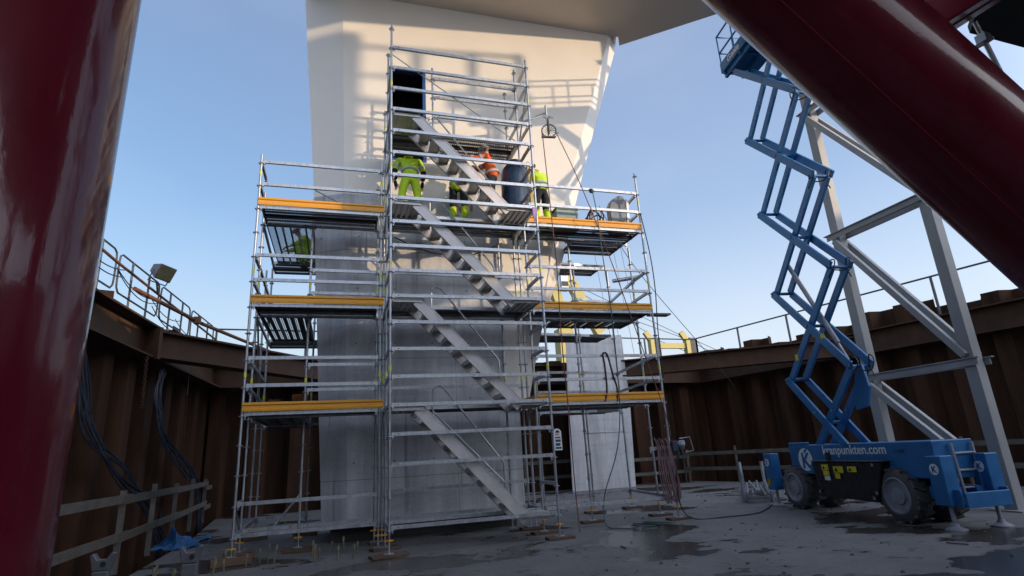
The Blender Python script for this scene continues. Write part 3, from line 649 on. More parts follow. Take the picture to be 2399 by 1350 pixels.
def person(loc, rz, label, J, jacket, trousers, hat=None, legs2=None, sleeves=False, bands=True):
    """J: joints, x right, y forward, z up (metres above the feet)."""
    root = thing('person', loc, label, 'person', 'people working on the scaffold', rz)
    g = {k: V(v) for k, v in J.items()}
    P = lambda k, r_, r2=None: (*g[k], r_) if r2 is None else (*g[k], r_, r2)
    mid = lambda a, b, t: g[a].lerp(g[b], t)
    up = (g['head']-g['neck']).normalized(); fwd = g.get('look', V((0, 1, 0))).normalized()
    hc = g['head']
    g['jaw'] = g['neck']+up*.09+fwd*.015; g['crown'] = hc+up*.10; 
    body = [[P('pel', .085, .075), P('spi', .09, .08), P('che', .11, .09), P('neck', .056), (*g['jaw'], .070, .075), (*hc, .084, .098), (*g['crown'], .06, .07)]]
    for s in 'LR':
        body.append([P('che', .11, .09), P('sh'+s, .05), P('el'+s, .036), P('wr'+s, .026), (*g['ha'+s], .036, .018)])
        body.append([P('pel', .085, .075), P('hip'+s, .06), P('kn'+s, .045), P('an'+s, .034), P('to'+s, .03)])
        h = (g['ha'+s]-g['wr'+s]).normalized(); side = h.cross(V((0, 0, 1))); side = side.normalized() if side.length > .05 else V((1, 0, 0)); pn = side.cross(h)
        for i, (o_, l) in enumerate(((-.03, .075), (-.01, .09), (.012, .085), (.032, .065))):
            b = g['ha'+s]+side*o_*.8+h*.03; k1 = b+h*l*.5+pn*.012*(-1); k2 = k1+h*l*.45-pn*.03
            body.append([(*g['ha'+s], .036, .018), (*b, .0105), (*k1, .0095), (*k2, .008)])
        tb = g['ha'+s]-h*.02+side*(.042 if s == 'L' else -.042); body.append([(*g['ha'+s], .036, .018), (*tb, .012), (*(tb+h*.045+side*(.015 if s == 'L' else -.015)), .010)])
    b = skin_obj('body', body, SKIN, root, 1)
    # face
    f2 = MB(); rt = fwd.cross(up).normalized(); fc = hc+fwd*.090
    f2.tube([fc+up*.01, fc+fwd*.026-up*.03], [.009, .016], 6)
    f2.build('nose', SKIN, b, True, True)
    f3 = MB()
    for s in (-1, 1): f3.tube([fc+rt*s*.032+up*.012-fwd*.006, fc+rt*s*.032+up*.012+fwd*.003], .010, 8)
    f3.bar(fc-up*.058-rt*.025-fwd*.006, fc-up*.058+rt*.025-fwd*.006, .012, .008, up=up)
    f3.build('face_features', DARKC, b, False, True)
    for s in (-1, 1):
        e = MB(); e.lathe(hc+rt*s*.075-fwd*.01, rt*s, [(0, .02), (.012, .028), (.018, .015)], 8); e.build('ear', SKIN, b, True, True)
    # clothing
    jk = [[(*mid('pel', 'spi', -.45), .195, .175), P('spi', .185, .165), P('che', .19, .165), (*mid('che', 'neck', .72), .098, .09), (*mid('che', 'neck', 1.12), .08, .085)]]
    if not hat: jk[0] = jk[0][:-1]+[(*mid('che', 'neck', 1.15), .105, .11), (*(hc-fwd*.02), .125, .135), (*(hc+up*.09-fwd*.02), .09, .10)]
    for s in 'LR': jk.append([P('che', .19, .165), P('sh'+s, .082), (*mid('sh'+s, 'el'+s, .5), .07), P('el'+s, .064), (*mid('el'+s, 'wr'+s, .5), .056), (*mid('el'+s, 'wr'+s, .92), .046)])
    jo = skin_obj('jacket', jk, jacket, root, 2)
    tr = [[(*mid('pel', 'spi', .35), .172, .15), P('pel', .18, .155)]]
    for s in 'LR': tr.append([P('pel', .18, .155), P('hip'+s, .122, .135), (*mid('hip'+s, 'kn'+s, .5), .105), P('kn'+s, .082), (*mid('kn'+s, 'an'+s, .5), .076), (*mid('kn'+s, 'an'+s, .93), .066)])
    to = skin_obj('trousers', tr, trousers, root, 2)
    if legs2:
        for s in 'LR': skin_obj('gaiter', [[(*mid('kn'+s, 'an'+s, -.05), .086), (*mid('kn'+s, 'an'+s, .5), .086), (*mid('kn'+s, 'an'+s, .97), .08)]], legs2, root, 2)
    for s in 'LR': skin_obj('boot', [[(*mid('kn'+s, 'an'+s, .88), .06), (*(g['an'+s]+V((0, -.01, -.02))), .055), (*(g['to'+s]+V((0, -.05, .0))), .05), (*g['to'+s], .042)]], BOOT, root, 2)
    if bands:
        def band(a, b, t, rad, rad2=None, par=jo):
            p = mid(a, b, t); d = (g[b]-g[a]).normalized(); m = MB(); m.lathe(p-d*.025, d, [(0, rad), (.05, rad)], 16)
            m.build('reflective_band', REFL, par, True, True)
        for s in 'LR':
            band('sh'+s, 'el'+s, .62, .076); band('el'+s, 'wr'+s, .45, .066)
            if trousers is HIVIS: band('kn'+s, 'an'+s, .35, .088, None, to)
        # waist band: slightly elliptical, follows the spine
        for t in (.25,):
            p = mid('pel', 'spi', t+.35); d = (g['spi']-g['pel']).normalized(); m = MB(); m.lathe(p-d*.028, d, [(0, 1), (.056, 1)], 20)
            q = d.cross(V((0, 1, 0))); q = q.normalized() if q.length > .1 else V((1, 0, 0)); w_ = d.cross(q)
            m.v = [p+(v-p).dot(d)*d+q*(v-p).dot(q)*.197+w_*(v-p).dot(w_)*.178 for v in m.v]
            m.build('reflective_band', REFL, jo, True, True)
    if sleeves:
        for s in 'LR': skin_obj('dark_sleeve', [[(*mid('el'+s, 'wr'+s, -.25), .074), (*mid('el'+s, 'wr'+s, .1), .069), (*mid('el'+s, 'wr'+s, .95), .053)]], DARKC, root, 2); skin_obj('glove', [[(*mid('el'+s, 'wr'+s, .92), .036), (*g['ha'+s], .045, .028), (*(g['ha'+s]+(g['ha'+s]-g['wr'+s]).normalized()*.05), .036, .024)]], DARKC, root, 2)
    if hat:
        m = MB(); c = hc+up*.035; pr = [(0, .122), (.02, .121), (.05, .112), (.08, .09), (.105, .05), (.112, .01)]
        m.lathe(c, up, pr, 18); m.tube([c+fwd*.10+rt*.07, c+fwd*.145+rt*.035, c+fwd*.15, c+fwd*.145-rt*.035, c+fwd*.10-rt*.07], .012, 6)
        ho = m.build('helmet', hat, root, True, True)
        e = MB()
        for s in (-1, 1): e.lathe(hc+rt*s*.085-up*.005, rt*s, [(0, .035), (.02, .042), (.045, .036)], 12)
        e.build('ear_defender', HELMD, ho, True, True)
        e = MB(); e.lathe(c+up*.012, up, [(0, .1235), (.022, .1235)], 18); e.build('helmet_stripe', WHITE if hat is HELMD else HELMD, ho, True, True)
    return root
def pose(**k):
    J = dict(pel=(0, 0, .93), spi=(0, .02, 1.12), che=(0, .03, 1.34), neck=(0, .04, 1.50), head=(0, .07, 1.645),
             shL=(-.20, .02, 1.42), shR=(.20, .02, 1.42), elL=(-.27, .02, 1.13), elR=(.27, .02, 1.13), wrL=(-.27, .12, .90), wrR=(.27, .12, .90),
             haL=(-.27, .16, .82), haR=(.27, .16, .82), hipL=(-.10, 0, .88), hipR=(.10, 0, .88), knL=(-.13, .03, .49), knR=(.13, .03, .49),
             anL=(-.14, 0, .09), anR=(.14, 0, .09), toL=(-.16, .15, .045), toR=(.16, .15, .045), look=(0, 1, 0))
    J.update(k); return J
PZ = zk(12)+.09
# 1: seen from behind, stooping towards the pier
person((.49, 1.0, PZ), 0, 'worker in full yellow hi-vis seen from behind, stooping at the top left of the scaffold', pose(
    pel=(0, -.05, .94), spi=(0, .04, 1.12), che=(0, .16, 1.36), neck=(0, .29, 1.50), head=(.0, .43, 1.53), look=(0, .75, -.65),
    shL=(-.23, .15, 1.45), shR=(.23, .15, 1.45), elL=(-.31, .16, 1.17), elR=(.32, .17, 1.17), wrL=(-.30, .22, .94), wrR=(.31, .23, .96), haL=(-.28, .25, .86), haR=(.30, .27, .88),
    hipL=(-.11, -.03, .88), hipR=(.11, -.03, .88), knL=(-.18, .02, .49), knR=(.17, .02, .49), anL=(-.21, -.02, .09), anR=(.20, -.02, .09), toL=(-.25, .12, .045), toR=(.24, .12, .045)), HIVIS, HIVIS, None, None, True)
# 2: bending under the stair, dark trousers with yellow lower legs
person((1.6, 1.22, PZ), R(-25), 'worker in dark trousers with yellow lower legs, bent over behind the upper stair flight', pose(
    pel=(-.02, -.08, .90), spi=(0, .10, 1.05), che=(.02, .30, 1.15), neck=(.03, .46, 1.22), head=(.04, .60, 1.22), look=(.1, .6, -.8),
    shL=(-.18, .33, 1.2), shR=(.22, .33, 1.2), elL=(-.22, .45, .92), elR=(.26, .45, .92), wrL=(-.15, .58, .74), wrR=(.2, .6, .76), haL=(-.12, .63, .67), haR=(.17, .66, .69),
    knL=(-.14, .06, .47), knR=(.13, .10, .47)), HIVIS, DARKC, HELMD, HIVIS)
# 3: orange jacket, leaning out to the stair rail, looking left
person((2.34, 1.0, PZ+.10), R(78), 'helmeted worker in an orange jacket leaning on the stair rail and looking to the left', pose(
    pel=(0, -.04, 1.0), spi=(0, .0, 1.18), che=(.0, .05, 1.40), neck=(0, .07, 1.56), head=(-.0, .11, 1.70), look=(.12, 1, -.05),
    shL=(-.21, .08, 1.48), shR=(.21, .06, 1.47), elL=(-.24, .33, 1.36), elR=(.22, .31, 1.34), wrL=(-.18, .55, 1.46), wrR=(.10, .52, 1.36), haL=(-.16, .61, 1.49), haR=(.06, .58, 1.38),
    hipL=(-.11, 0, .97), hipR=(.11, 0, .97), knL=(-.14, .22, .62), knR=(.14, .03, .52), anL=(-.14, .12, .22), anR=(.15, -.05, .09), toL=(-.15, .27, .18), toR=(.17, .10, .045)), HIVISO, DARKC, HELM)
# 4: right side, half behind the tower
person((3.55, 1.02, PZ), R(10), 'worker in dark helmet and yellow hi-vis at the right side of the stair tower', pose(
    pel=(0, -.03, .90), spi=(-.01, .03, 1.08), che=(-.03, .10, 1.30), neck=(-.05, .15, 1.44), head=(-.09, .2, 1.55), look=(-.5, .8, -.2),
    shL=(-.22, .1, 1.38), shR=(.18, .1, 1.38), elL=(-.30, .26, 1.16), elR=(.22, .24, 1.12), wrL=(-.18, .42, 1.05), wrR=(.12, .40, 1.0), haL=(-.12, .48, 1.05), haR=(.06, .46, 1.0),
    knL=(-.14, .06, .47), knR=(.13, .08, .47)), HIVIS, DARKC, HELMD, HIVIS, True)
# 5: crouching beyond the grating on the left
person((-1.75, 4.72, PZ), R(100), 'worker in yellow hi-vis crouching beyond the open grating of the left wing', pose(
    pel=(0, -.15, .34), spi=(0, -.05, .52), che=(0, .12, .72), neck=(0, .22, .86), head=(0, .30, .98), look=(0, 1, -.3),
    shL=(-.21, .12, .8), shR=(.21, .12, .8), elL=(-.27, .30, .58), elR=(.27, .30, .58), wrL=(-.18, .5, .5), wrR=(.18, .5, .5), haL=(-.15, .57, .47), haR=(.15, .57, .47),
    hipL=(-.12, -.1, .32), hipR=(.12, -.1, .32), knL=(-.18, .3, .46), knR=(.18, .3, .46), anL=(-.16, .02, .09), anR=(.16, .02, .09), toL=(-.17, .17, .045), toR=(.17, .17, .045)), HIVIS, HIVIS, HELM)

# ------------------------------------------------------------------ things on the top deck
t = thing('barrel', (2.95, 1.12, PZ), 'tall dark blue plastic barrel with rounded shoulders standing by the orange jacketed worker', 'barrel')
m = MB(); m.lathe((2.95, 1.12, PZ), (0, 0, 1), [(0, .30), (.03, .325), (.3, .335), (1.1, .335), (1.32, .32), (1.42, .29), (1.50, .23), (1.52, .17), (1.62, .16), (1.64, .15)], 28); m.build('drum', CYL, t, True)
m = MB(); m.lathe((2.95, 1.12, PZ+1.64), (0, 0, 1), [(0, .05), (.04, .05), (.05, .03)], 12); m.build('cap', BLACK, t, True)
t = thing('hand_winch', (3.2, .98, PZ), 'yellow upright lifting tool leaning beside the dark blue barrel', 'tool')
m = MB(); m.bar((3.29, .95, PZ+.2), (3.24, .97, PZ+1.5), .09, .06, up=(0, 1, 0)); m.bar((3.32, .94, PZ+.01), (3.29, .95, PZ+.26), .16, .12, up=(0, 1, 0)); m.build('body', YCRANE, t, bevel=.01)
m = MB(); m.ring((3.24, .97, PZ+1.54), (0, 1, 0), .05, .012); m.build('hook', GALV, t, True)
t = thing('storage_box', (4.15, 1.3, PZ), 'grey green site box standing on the upper right deck', 'box')
m = MB(); m.box(3.92, 1.12, PZ, 4.48, 1.5, PZ+.50); m.build('case', GBOX, t, bevel=.012)
m = MB(); m.box(3.90, 1.10, PZ+.505, 4.50, 1.52, PZ+.545); m.build('lid', GBOX, t, bevel=.01)
m = MB(); m.tube(smooth_pts([(3.87, 1.2, PZ+.2), (3.80, 1.2, PZ+.34), (3.82, 1.2, PZ+.48), (3.90, 1.2, PZ+.42)], 4), .012, 6); m.build('handle', BLACK, t, True)
t = thing('covered_board', (5.62, 1.25, PZ), 'grey plastic wrapped upright bundle at the right end of the top deck', 'bundle')
m = MB(); m.prism([(5.38, 1.2, PZ), (5.80, 1.2, PZ), (5.85, 1.2, PZ+.88), (5.80, 1.2, PZ+1.02), (5.68, 1.2, PZ+1.04), (5.46, 1.2, PZ+.90), (5.38, 1.2, PZ+.74)], (0, .2, 0)); m.build('wrapped_core', GREYBAG, t, bevel=.02)
m = MB(); m.prism([(5.80, 1.19, PZ+.02), (5.96, 1.32, PZ+.02), (5.99, 1.32, PZ+.90), (5.86, 1.19, PZ+.96)], (0, .05, 0)); m.build('loose_flap', WHITE, t, bevel=.006)
t = thing('cable_reel', (4.95, 1.3, PZ), 'tangle of hoses and cables heaped round a short post on the top right deck', 'hose tangle')
random.seed(3)
for mm, nme, cnt in ((BLACK, 'hose_loop', 5), (ROPE, 'rope_loop', 2), (YCRANE, 'strap', 1)):
    for i in range(cnt):
        c = V((4.95+random.uniform(-.12, .12), 1.3+random.uniform(-.1, .1), PZ+.24+random.uniform(-.06, .3))); ax = V((random.uniform(-1, 1), random.uniform(.2, 1), random.uniform(-.6, .6)))
        m = MB(); m.ring(c, ax, random.uniform(.13, .25), .017, 18, 6); m.build(nme, mm, t, True)
m = MB(); m.tube([(4.95, 1.3, PZ), (4.93, 1.3, PZ+.72)], .024, 8); m.build('post', GALV, t, True)
t = MB(); t.prism([(4.95+.45, 1.25, PZ), (5.3, 1.25, PZ+.12), (5.32, 1.25, PZ+.16), (4.9+.45, 1.25, PZ+.05)], (0, .12, 0)); tag(t.build('timber_offcut', WOOD), 'short timber offcut lying beside the grey wrapped bundle', 'timber')
m = MB(); m.box(-1.62, 4.4, PZ, -1.12, 4.75, PZ+.45); tag(m.build('tan_crate', TAN, bevel=.01), 'tan box on the far left deck beside the crouching worker', 'box')
m = MB(); m.prism([(2.9, -.06, 6.42), (3.0, -.05, 6.44), (2.98, -.08, 6.22), (2.93, -.07, 6.10), (2.90, -.06, 6.25)], (0, .03, .0)); tag(m.build('cloth_rag', PURPLE), 'small purple rag tied to the right front standard of the tower', 'rag')

# ------------------------------------------------------------------ pulley and ropes
t = thing('pulley_hoist', (3.3, .5, 8.9), 'spoked gin wheel pulley hung from a tube bracket at the right of the tower', 'pulley')
m = MB(); m.tube([(W, Y1, 8.98), (3.575, .4, 9.08)], .024, 8); m.tube([(W, .03, 8.60), (3.5, .42, 9.02)], .02, 8); m.build('bracket', GALV, t, True)
m = MB(); m.tube([(3.575, .4, 8.93), (3.575, .4, 9.27)], .026, 8); m.tube([(3.5, .4, 8.97), (3.74, .38, 8.97)], .026, 8); m.build('coupler', GALV, t, True)
m = MB(); m.ring((3.61, .4, 8.61), (.3, 1, 0), .165, .016, 24, 6)
for i in range(7):
    a = math.pi*i/7; d = V((math.cos(a), -.3*math.cos(a), math.sin(a))).normalized()*.16; m.tube([V((3.61, .4, 8.61))-d, V((3.61, .4, 8.61))+d], .005, 5)
m.build('wheel', DKST, t, True)
m = MB(); m.tube([(3.60, .37, 8.92), (3.60, .37, 8.50)], .016, 6); m.tube([(3.60, .43, 8.92), (3.60, .43, 8.50)], .016, 6); m.bar((3.42, .4, 8.43), (3.76, .4, 8.46), .08, .02); m.tube([(3.76, .4, 8.46), (3.84, .4, 8.60)], .01, 6); m.tube([(3.43, .4, 8.43), (3.43, .4, 8.55)], .01, 6); m.build('fork', DKST, t, True)
def rope(pts, r_, matr, name, label, cat):
    m = MB(); m.tube(smooth_pts(pts, 5), r_, 6); return tag(m.build(name, matr, None, True), label, cat)
rope([(3.44, .4, 8.55), (3.47, .4, 7.5), (3.50, .40, 6.4), (3.52, .38, 5.2), (3.50, .4, 4.0), (3.51, .4, 3.0), (3.52, .38, 2.0), (3.51, .36, 1.0), (3.5, .3, .3), (3.47, .2, .05)], .011, ROPE, 'hauling_rope', 'red rope hanging straight from the pulley to the floor beside the tower', 'rope')
rope([(3.78, .4, 8.6), (4.2, .45, 7.6), (4.75, .55, 6.1), (5.2, .62, 4.6), (5.6, .68, 3.2), (5.9, .75, 2.2), (6.02, .83, 1.7)], .010, ROPE, 'guide_rope', 'faded red rope slanting from the pulley down to the right end standard', 'rope')
rope([(4.75, .8, 7.42), (4.80, .78, 6.8), (4.85, .80, 5.6), (4.90, .78, 4.4), (4.9, .8, 3.2), (4.85, .8, 2.2), (4.70, .85, 1.4), (4.45, 1.0, .7), (4.4, 1.1, .35)], .011, GREENR, 'green_hose', 'thin green hose hanging from the top rail of the right wing', 'hose')
m = MB(); m.mi = 0
for i in range(4): m.ring((4.85+.12*i, .35+.1*math.sin(i*2), .03+.012*i), (.1, .1, 1), .22+.03*i, .011, 24, 6)
m.tube(smooth_pts([(4.3, .9, .4), (4.25, .7, .05), (4.4, .35, .02), (4.7, .2, .02)], 5), .011, 6); tag(m.build('hose_coil', GREENR, None, True), 'dark green hose lying coiled on the floor under the right wing', 'hose')
rope([(4.72, .85, 7.44), (4.76, .80, 7.40), (4.80, .86, 7.37), (4.74, .9, 7.4), (4.75, .8, 7.42)], .022, GREENR, 'rope_knot', 'knot of green cord tied to the top rail of the right wing', 'knot')
rope([(XR+.0, .84, 6.9), (XR+.1, .82, 5.9), (XR+.12, .82, 5.0), (XR+.06, .84, 4.0), (XR+.08, .9, 3.0), (XR-.05, .9, 2.2)], .012, BLACK, 'power_cable', 'black cable running down the outermost standard of the right wing', 'cable')
rope([(5.3, 1.6, 7.4), (6.2, 1.8, 5.9), (8.3, 2.4, 3.9), (9.5, 2.9, 2.9)], .008, BLACK, 'stay_wire', 'thin black wire slanting down to the right across the sky', 'wire')
m = MB(); random.seed(5)
for i in range(9):
    a = i/9; x = 5.80+.15*math.sin(i*2.4); 
    m.tube(smooth_pts([(x-.07, .80, 1.62+.02*i % .05), (x-.02, .76+.01*i, 1.49), (x-.05+.05*a, .78, 1.0), (x+.06*a, .79, .55-.03*(i % 4)), (x+.10, .80, .42-.04*(i % 3)), (x+.12, .81, .7), (x+.04, .80, 1.2), (x+.03, .84, 1.50)], 4), .013, 6)
tag(m.build('rope_coil', ROPEP, None, True), 'thick hank of faded pink rope hung over a short tube on the right wing', 'rope')
rope([(6.12, .84, 1.35), (6.0, .78, .8), (6.0, .75, .25), (6.2, .6, .02), (6.9, .45, .02), (7.6, .5, .02), (8.3, 1.0, .02), (9.0, 1.6, .02), (9.6, 1.5, .02)], .013, BLACK, 'floor_cable', 'black cable trailing over the floor from the right scaffold to the scissor lift', 'cable')
rope([(.25, 1.98, 6.40), (.9, 1.98, 6.12), (1.7, 1.98, 6.0), (2.3, 1.98, 6.15), (2.8, 1.98, 6.4)], .012, BLACK, 'slung_cable', 'black cable sagging across the pier just below the top deck', 'cable')
m = MB(); m.tube(smooth_pts([(4.55, .83, 2.46), (4.62, .83, 2.7), (4.62, .82, 3.2), (4.60, .82, 3.45), (4.66, .86, 3.5), (4.72, .84, 3.45), (4.80, .83, 3.0), (4.86, .83, 2.75), (4.84, .83, 2.46)], 4), .02, 6); tag(m.build('sling', mat('dark_red_sling', (.05, .02, .03), None, .8), None, True), 'dark lifting sling looped over the guard rail of the right wing', 'sling')
t = thing('work_lamp', (6.14, .86, 1.5), 'small round work lamp clamped to the right end standard', 'lamp')
m = MB(); m.box(6.0, .78, 1.36, 6.14, .90, 1.58); m.box(6.12, .83, 1.2, 6.2, .88, 1.4); m.build('clamp_box', NAVY, t, bevel=.01)
m = MB(); m.lathe((6.16, .84, 1.50), V((.9, -.45, -.1)), [(0, .05), (.04, .085), (.12, .10), (.14, .10)], 18); m.build('housing', GALV, t, True)
m = MB(); m.lathe(V((6.16, .84, 1.50))+V((.9, -.45, -.1)).normalized()*.141, V((.9, -.45, -.1)), [(0, .088), (.01, .07)], 18); m.build('lens', GLASS, t, True)
m = MB(); m.tube([(6.2, .80, 1.62), (6.42, .74, 1.64), (6.46, .72, 1.36), (6.3, .78, 1.33)], .011, 6); m.build('guard', GALV, t, True)

# ------------------------------------------------------------------ scissor lift
lift = thing('scissor_lift', (8.33, -2.25, 0), 'blue rough terrain scissor lift raised high, with outriggers and a black engine cover', 'scissor lift', None, math.atan2(.9876, .157))
# local axes: x = towards its rear (left in the view), y = towards the viewer; s = depth = -y
def LB(m, x0, s0, z0, x1, s1, z1): m.box(x0, -s1, z0, x1, -s0, z1); return m
WD = .98
m = LB(MB(), -.85, .12, .74, 3.0, WD-.10, 1.33); LB(m, 2.35, .12, 1.331, 3.0, .20, 1.39); m.build('chassis', BLUE, lift, local=True, bevel=.012)
m = LB(MB(), -.6, .35, .45, 2.7, WD-.35, .735); m.build('undercarriage', ENG, lift, local=True)
m = MB(); m.prism([(.10, .06, 1.0), (2.02, .06, 1.0), (2.0, .03, .33), (.42, .03, .31)], (0, -.5, 0)); eng = m.build('engine_cover', ENG, lift, local=True, bevel=.012)
m = LB(MB(), .09, -.075, 1.002, 2.03, .44, 1.025); m.build('cover_lid', mat('engine_lid_grey', (.05, .052, .058), None, .35), eng, local=True, bevel=.006)
m = MB()
for x, z in ((.3, .93), (.33, .45), (.42, .36), (1.9, .40)): LB(m, x, -.072, z, x+.05, -.055, z+.05)
m.build('latch', GALV, eng, local=True)
def sticker(x, z, w, h, matr, par, y=.066, tri=False):
    m = MB(); m.box(x-w, y, z, x, y+.006, z+h); o = m.build('warning_label', matr, par, local=True)
    if tri:
        q = MB(); q.prism([(x-w*.1, y+.008, z+h*.2), (x-w*.5, y+.008, z+h*.2), (x-w*.3, y+.008, z+h*.85)], (0, .002, 0)); q.build('warning_sign', BLACK, o, local=True)
sticker(1.72, .84, .20, .11, WYEL, eng, tri=True); sticker(1.70, .74, .18, .09, WYEL, eng); sticker(1.68, .65, .16, .08, WHITE, eng)
sticker(1.38, .80, .28, .12, WYEL, eng, tri=True); sticker(1.36, .69, .14, .10, WYEL, eng); sticker(.98, .82, .24, .10, WYEL, eng, tri=True)
m = LB(MB(), 1.40, -.09, 1.03, 1.50, -.05, 1.18); m.build('control_box', BLACK, eng, local=True)
# wheels
for (x, s) in ((0, .0), (2.9, .0), (0, WD-.34), (2.9, WD-.34)):
    near = s < 1; m = MB(); r0 = .45
    c = V((x, -s, r0)); ax = V((0, -1, 0))
    m.lathe(c, ax, [(.13, .28), (.0, .31), (.02, .40), (.05, .43), (.29, .43), (.32, .40), (.34, .31), (.21, .28)], 30)
    for i in range(16):
        for q in (0, 1):
            a = 2*math.pi*(i+q*.5)/16; a2 = a+.16
            d1, d2 = V((math.cos(a), 0, math.sin(a))), V((math.cos(a2), 0, math.sin(a2)))
            m.bar(c+d1*.435+ax*(.02 if q == 0 else .32), c+d2*.445+ax*.17, .05, .04, up=d1)
    tyre_o = None
    wh = m.build('wheel', TYRE, lift, True, local=True)
    m = MB(); face = c if near else c+ax*.34; o_ = -1 if near else 1
    m.lathe(face+ax*.12*(1 if near else -1), ax*(-1 if near else 1), [(0, .295), (.115, .305), (.125, .28), (.06, .255), (.05, .15), (.09, .14), (.10, .06)], 26)
    m.build('rim', RIM, wh, True, local=True)
# outriggers
for (x, s, h0) in ((-.96, -.04, .36), (3.72, -.04, .36), (-.05-.9, WD-.2, .42), (3.72, WD-.2, .36)):
    top = 1.10 if x < 0 else 1.17
    m = LB(MB(), x-.14, s, h0, x+.14, s+.24, top); og = m.build('outrigger', BLUE, lift, local=True, bevel=.012)
    m = MB(); c = V((x, -(s+.12), 0)); m.tube([c+V((0, 0, .05)), c+V((0, 0, h0))], .032, 10); m.lathe(c+V((0, 0, .004)), (0, 0, 1), [(0, .15), (.02, .145), (.06, .06), (.1, .045)], 18); m.build('jack_foot', RIM, og, True, local=True)
    if s < 1:
        m = MB(); m.lathe(c+V((0, .125, top-.20)), (0, 1, 0), [(0, .085), (.003, .085)], 24); lg = m.build('badge', WHITE, og, local=True)
        text_mesh('K', .13, BLUE, 'badge_letter', lg, Matrix.Translation(c+V((.045, .130, top-.245))) @ Matrix.Rotation(R(180), 4, 'Z') @ Matrix.Rotation(R(90), 4, 'X'), .001, .006)
        if x > 0: sticker(x+.10, .45, .12, .16, WYEL, og, .043)
for x0, x1 in ((-.96, -.5), (2.9, 3.72)):
    for s in (.2, WD-.36): m = LB(MB(), x0, s, .42, x1, s+.16, .62); m.build('outrigger_arm', BLUE, lift, local=True, bevel=.01)
# front tray between the front outriggers, ladder
m = MB(); LB(m, -1.22, .1, .34, -.86, WD-.1, .40); LB(m, -1.26, .1, .34, -1.22, WD-.1, .56); LB(m, -1.21, .06, .34, -.86, .10, .60); LB(m, -1.21, WD-.10, .34, -.86, WD-.06, .60); m.build('front_tray', BLUE, lift, local=True, bevel=.008)
m = MB()
for s in (.42, .80): m.tube([(-.93, -s, .45), (-.90, -s, 1.28)], .024, 8)
for z in (.6, .86, 1.12): m.tube([(-.92, -.42, z), (-.92, -.80, z)], .018, 8)
m.build('ladder', RIM, lift, True, local=True)

# lettering on the chassis side: viewer reads along -x
def side_text(body, x, z, size, matr, par, name, bold=.0, y=-.118):
    M = Matrix.Translation((x, y, z)) @ Matrix.Rotation(R(180), 4, 'Z') @ Matrix.Rotation(R(90), 4, 'X'); return text_mesh(body, size, matr, name, par, M, .002, bold)
side_text('kranpunkten.com', 1.86, 1.135, .245, WHITE, lift, 'lettering', .003)
side_text('11545', -.02, 1.14, .10, DKTXT, lift, 'serial_number')
m = MB(); m.lathe((2.47, -.118, 1.03), (0, 1, 0), [(0, .235), (.003, .235)], 40); bd = m.build('badge', WHITE, lift, local=True)
side_text('K', 2.60, .86, .44, BLUE, bd, 'badge_letter', .014, -.112)
m = MB(); m.bar((2.48, -.113, 1.18), (2.38, -.113, 1.24), .004, .05, up=(0, 0, 1)); m.bar((2.30, -.113, .88), (2.22, -.113, .98), .004, .09); m.build('badge_slash', BLUE, bd, local=True)
# scissor stack
hx, hz = .99, 1.0
for i in range(5):
    zc = 1.76+2.01*i; xc = 1.62-.07*i
    for s in (.15, .62):
        for sg, ds in ((1, 0), (-1, .07)):
            a = V((xc-hx, -(s+ds if s < .4 else s-ds), zc-hz*sg)); b = V((xc+hx, -(s+ds if s < .4 else s-ds), zc+hz*sg))
            if i == 0:
                for q in (a, b):
                    if q.z < 1.2:
                        o_ = b if q is a else a; tt = (1.2-q.z)/(o_.z-q.z); q.xyz = q+(o_-q)*tt
            m = MB(); m.bar(a, b, .06, .165, up=(0, 0, 1)); m.mi = 1
            for p in (a, b, (a+b)/2):
                if i or p.z > 1.3: m.tube([p+V((0, .032, 0)), p+V((0, .045, 0))], .03, 10)
            m.build('scissor_arm', [BLUE, RIM], lift, local=True, bevel=.01)
    for x, z in (((xc-hx), zc+hz), ((xc+hx), zc+hz), (xc, zc)): m = MB(); m.tube([(x, -.12, z), (x, -.65, z)], .036, 10); m.build('cross_tube', BLUE, lift, True, local=True)
m = MB(); m.tube([(1.05, -.38, 3.3), (2.15, -.38, 5.4)], .05, 12); m.mi = 1; m.tube([(.82, -.38, 2.85), (1.07, -.38, 3.33)], .028, 8); m.build('lift_cylinder', [RIM, GALV], lift, True, local=True)
m = MB(); m.prism([(.48, -.36, 2.35), (.62, -.36, 2.0), (.95, -.36, 1.95), (.9, -.36, 2.3), (.72, -.36, 2.75), (.55, -.36, 2.8)], (0, -.06, 0)); m.build('cylinder_bracket', BLUE, lift, local=True, bevel=.01)
for i, (zc, r_) in enumerate(((8.72, .1), (6.72, .16), (4.75, .1), (2.74, .16))):
    x = .42; m = MB(); random.seed(i+30)
    dz = random.uniform(.12, .22); w_ = .13; yy = -.10
    m.tube(smooth_pts([(x+.14, yy, zc-.2), (x-w_*.6, yy+.02, zc-.06), (x-w_, yy, zc+.06), (x-.02, yy-.03, zc+dz), (x+w_, yy-.06, zc+dz*.7), (x+.16, yy-.14, zc-.02), (x-.1, yy-.25, zc-.1), (x-w_, yy-.34, zc+.1), (x+.03, yy-.4, zc+dz+.04), (x+.15, yy-.46, zc+.02), (x+.10, yy-.48, zc-.2)], 4), .013, 6)
    m.build('hydraulic_hose', BLACK, lift, True, local=True)
sticker(1.18, 3.42, .12, .09, WYEL, lift, -.118); sticker(2.12, 3.12, .09, .13, WYEL, lift, -.118)
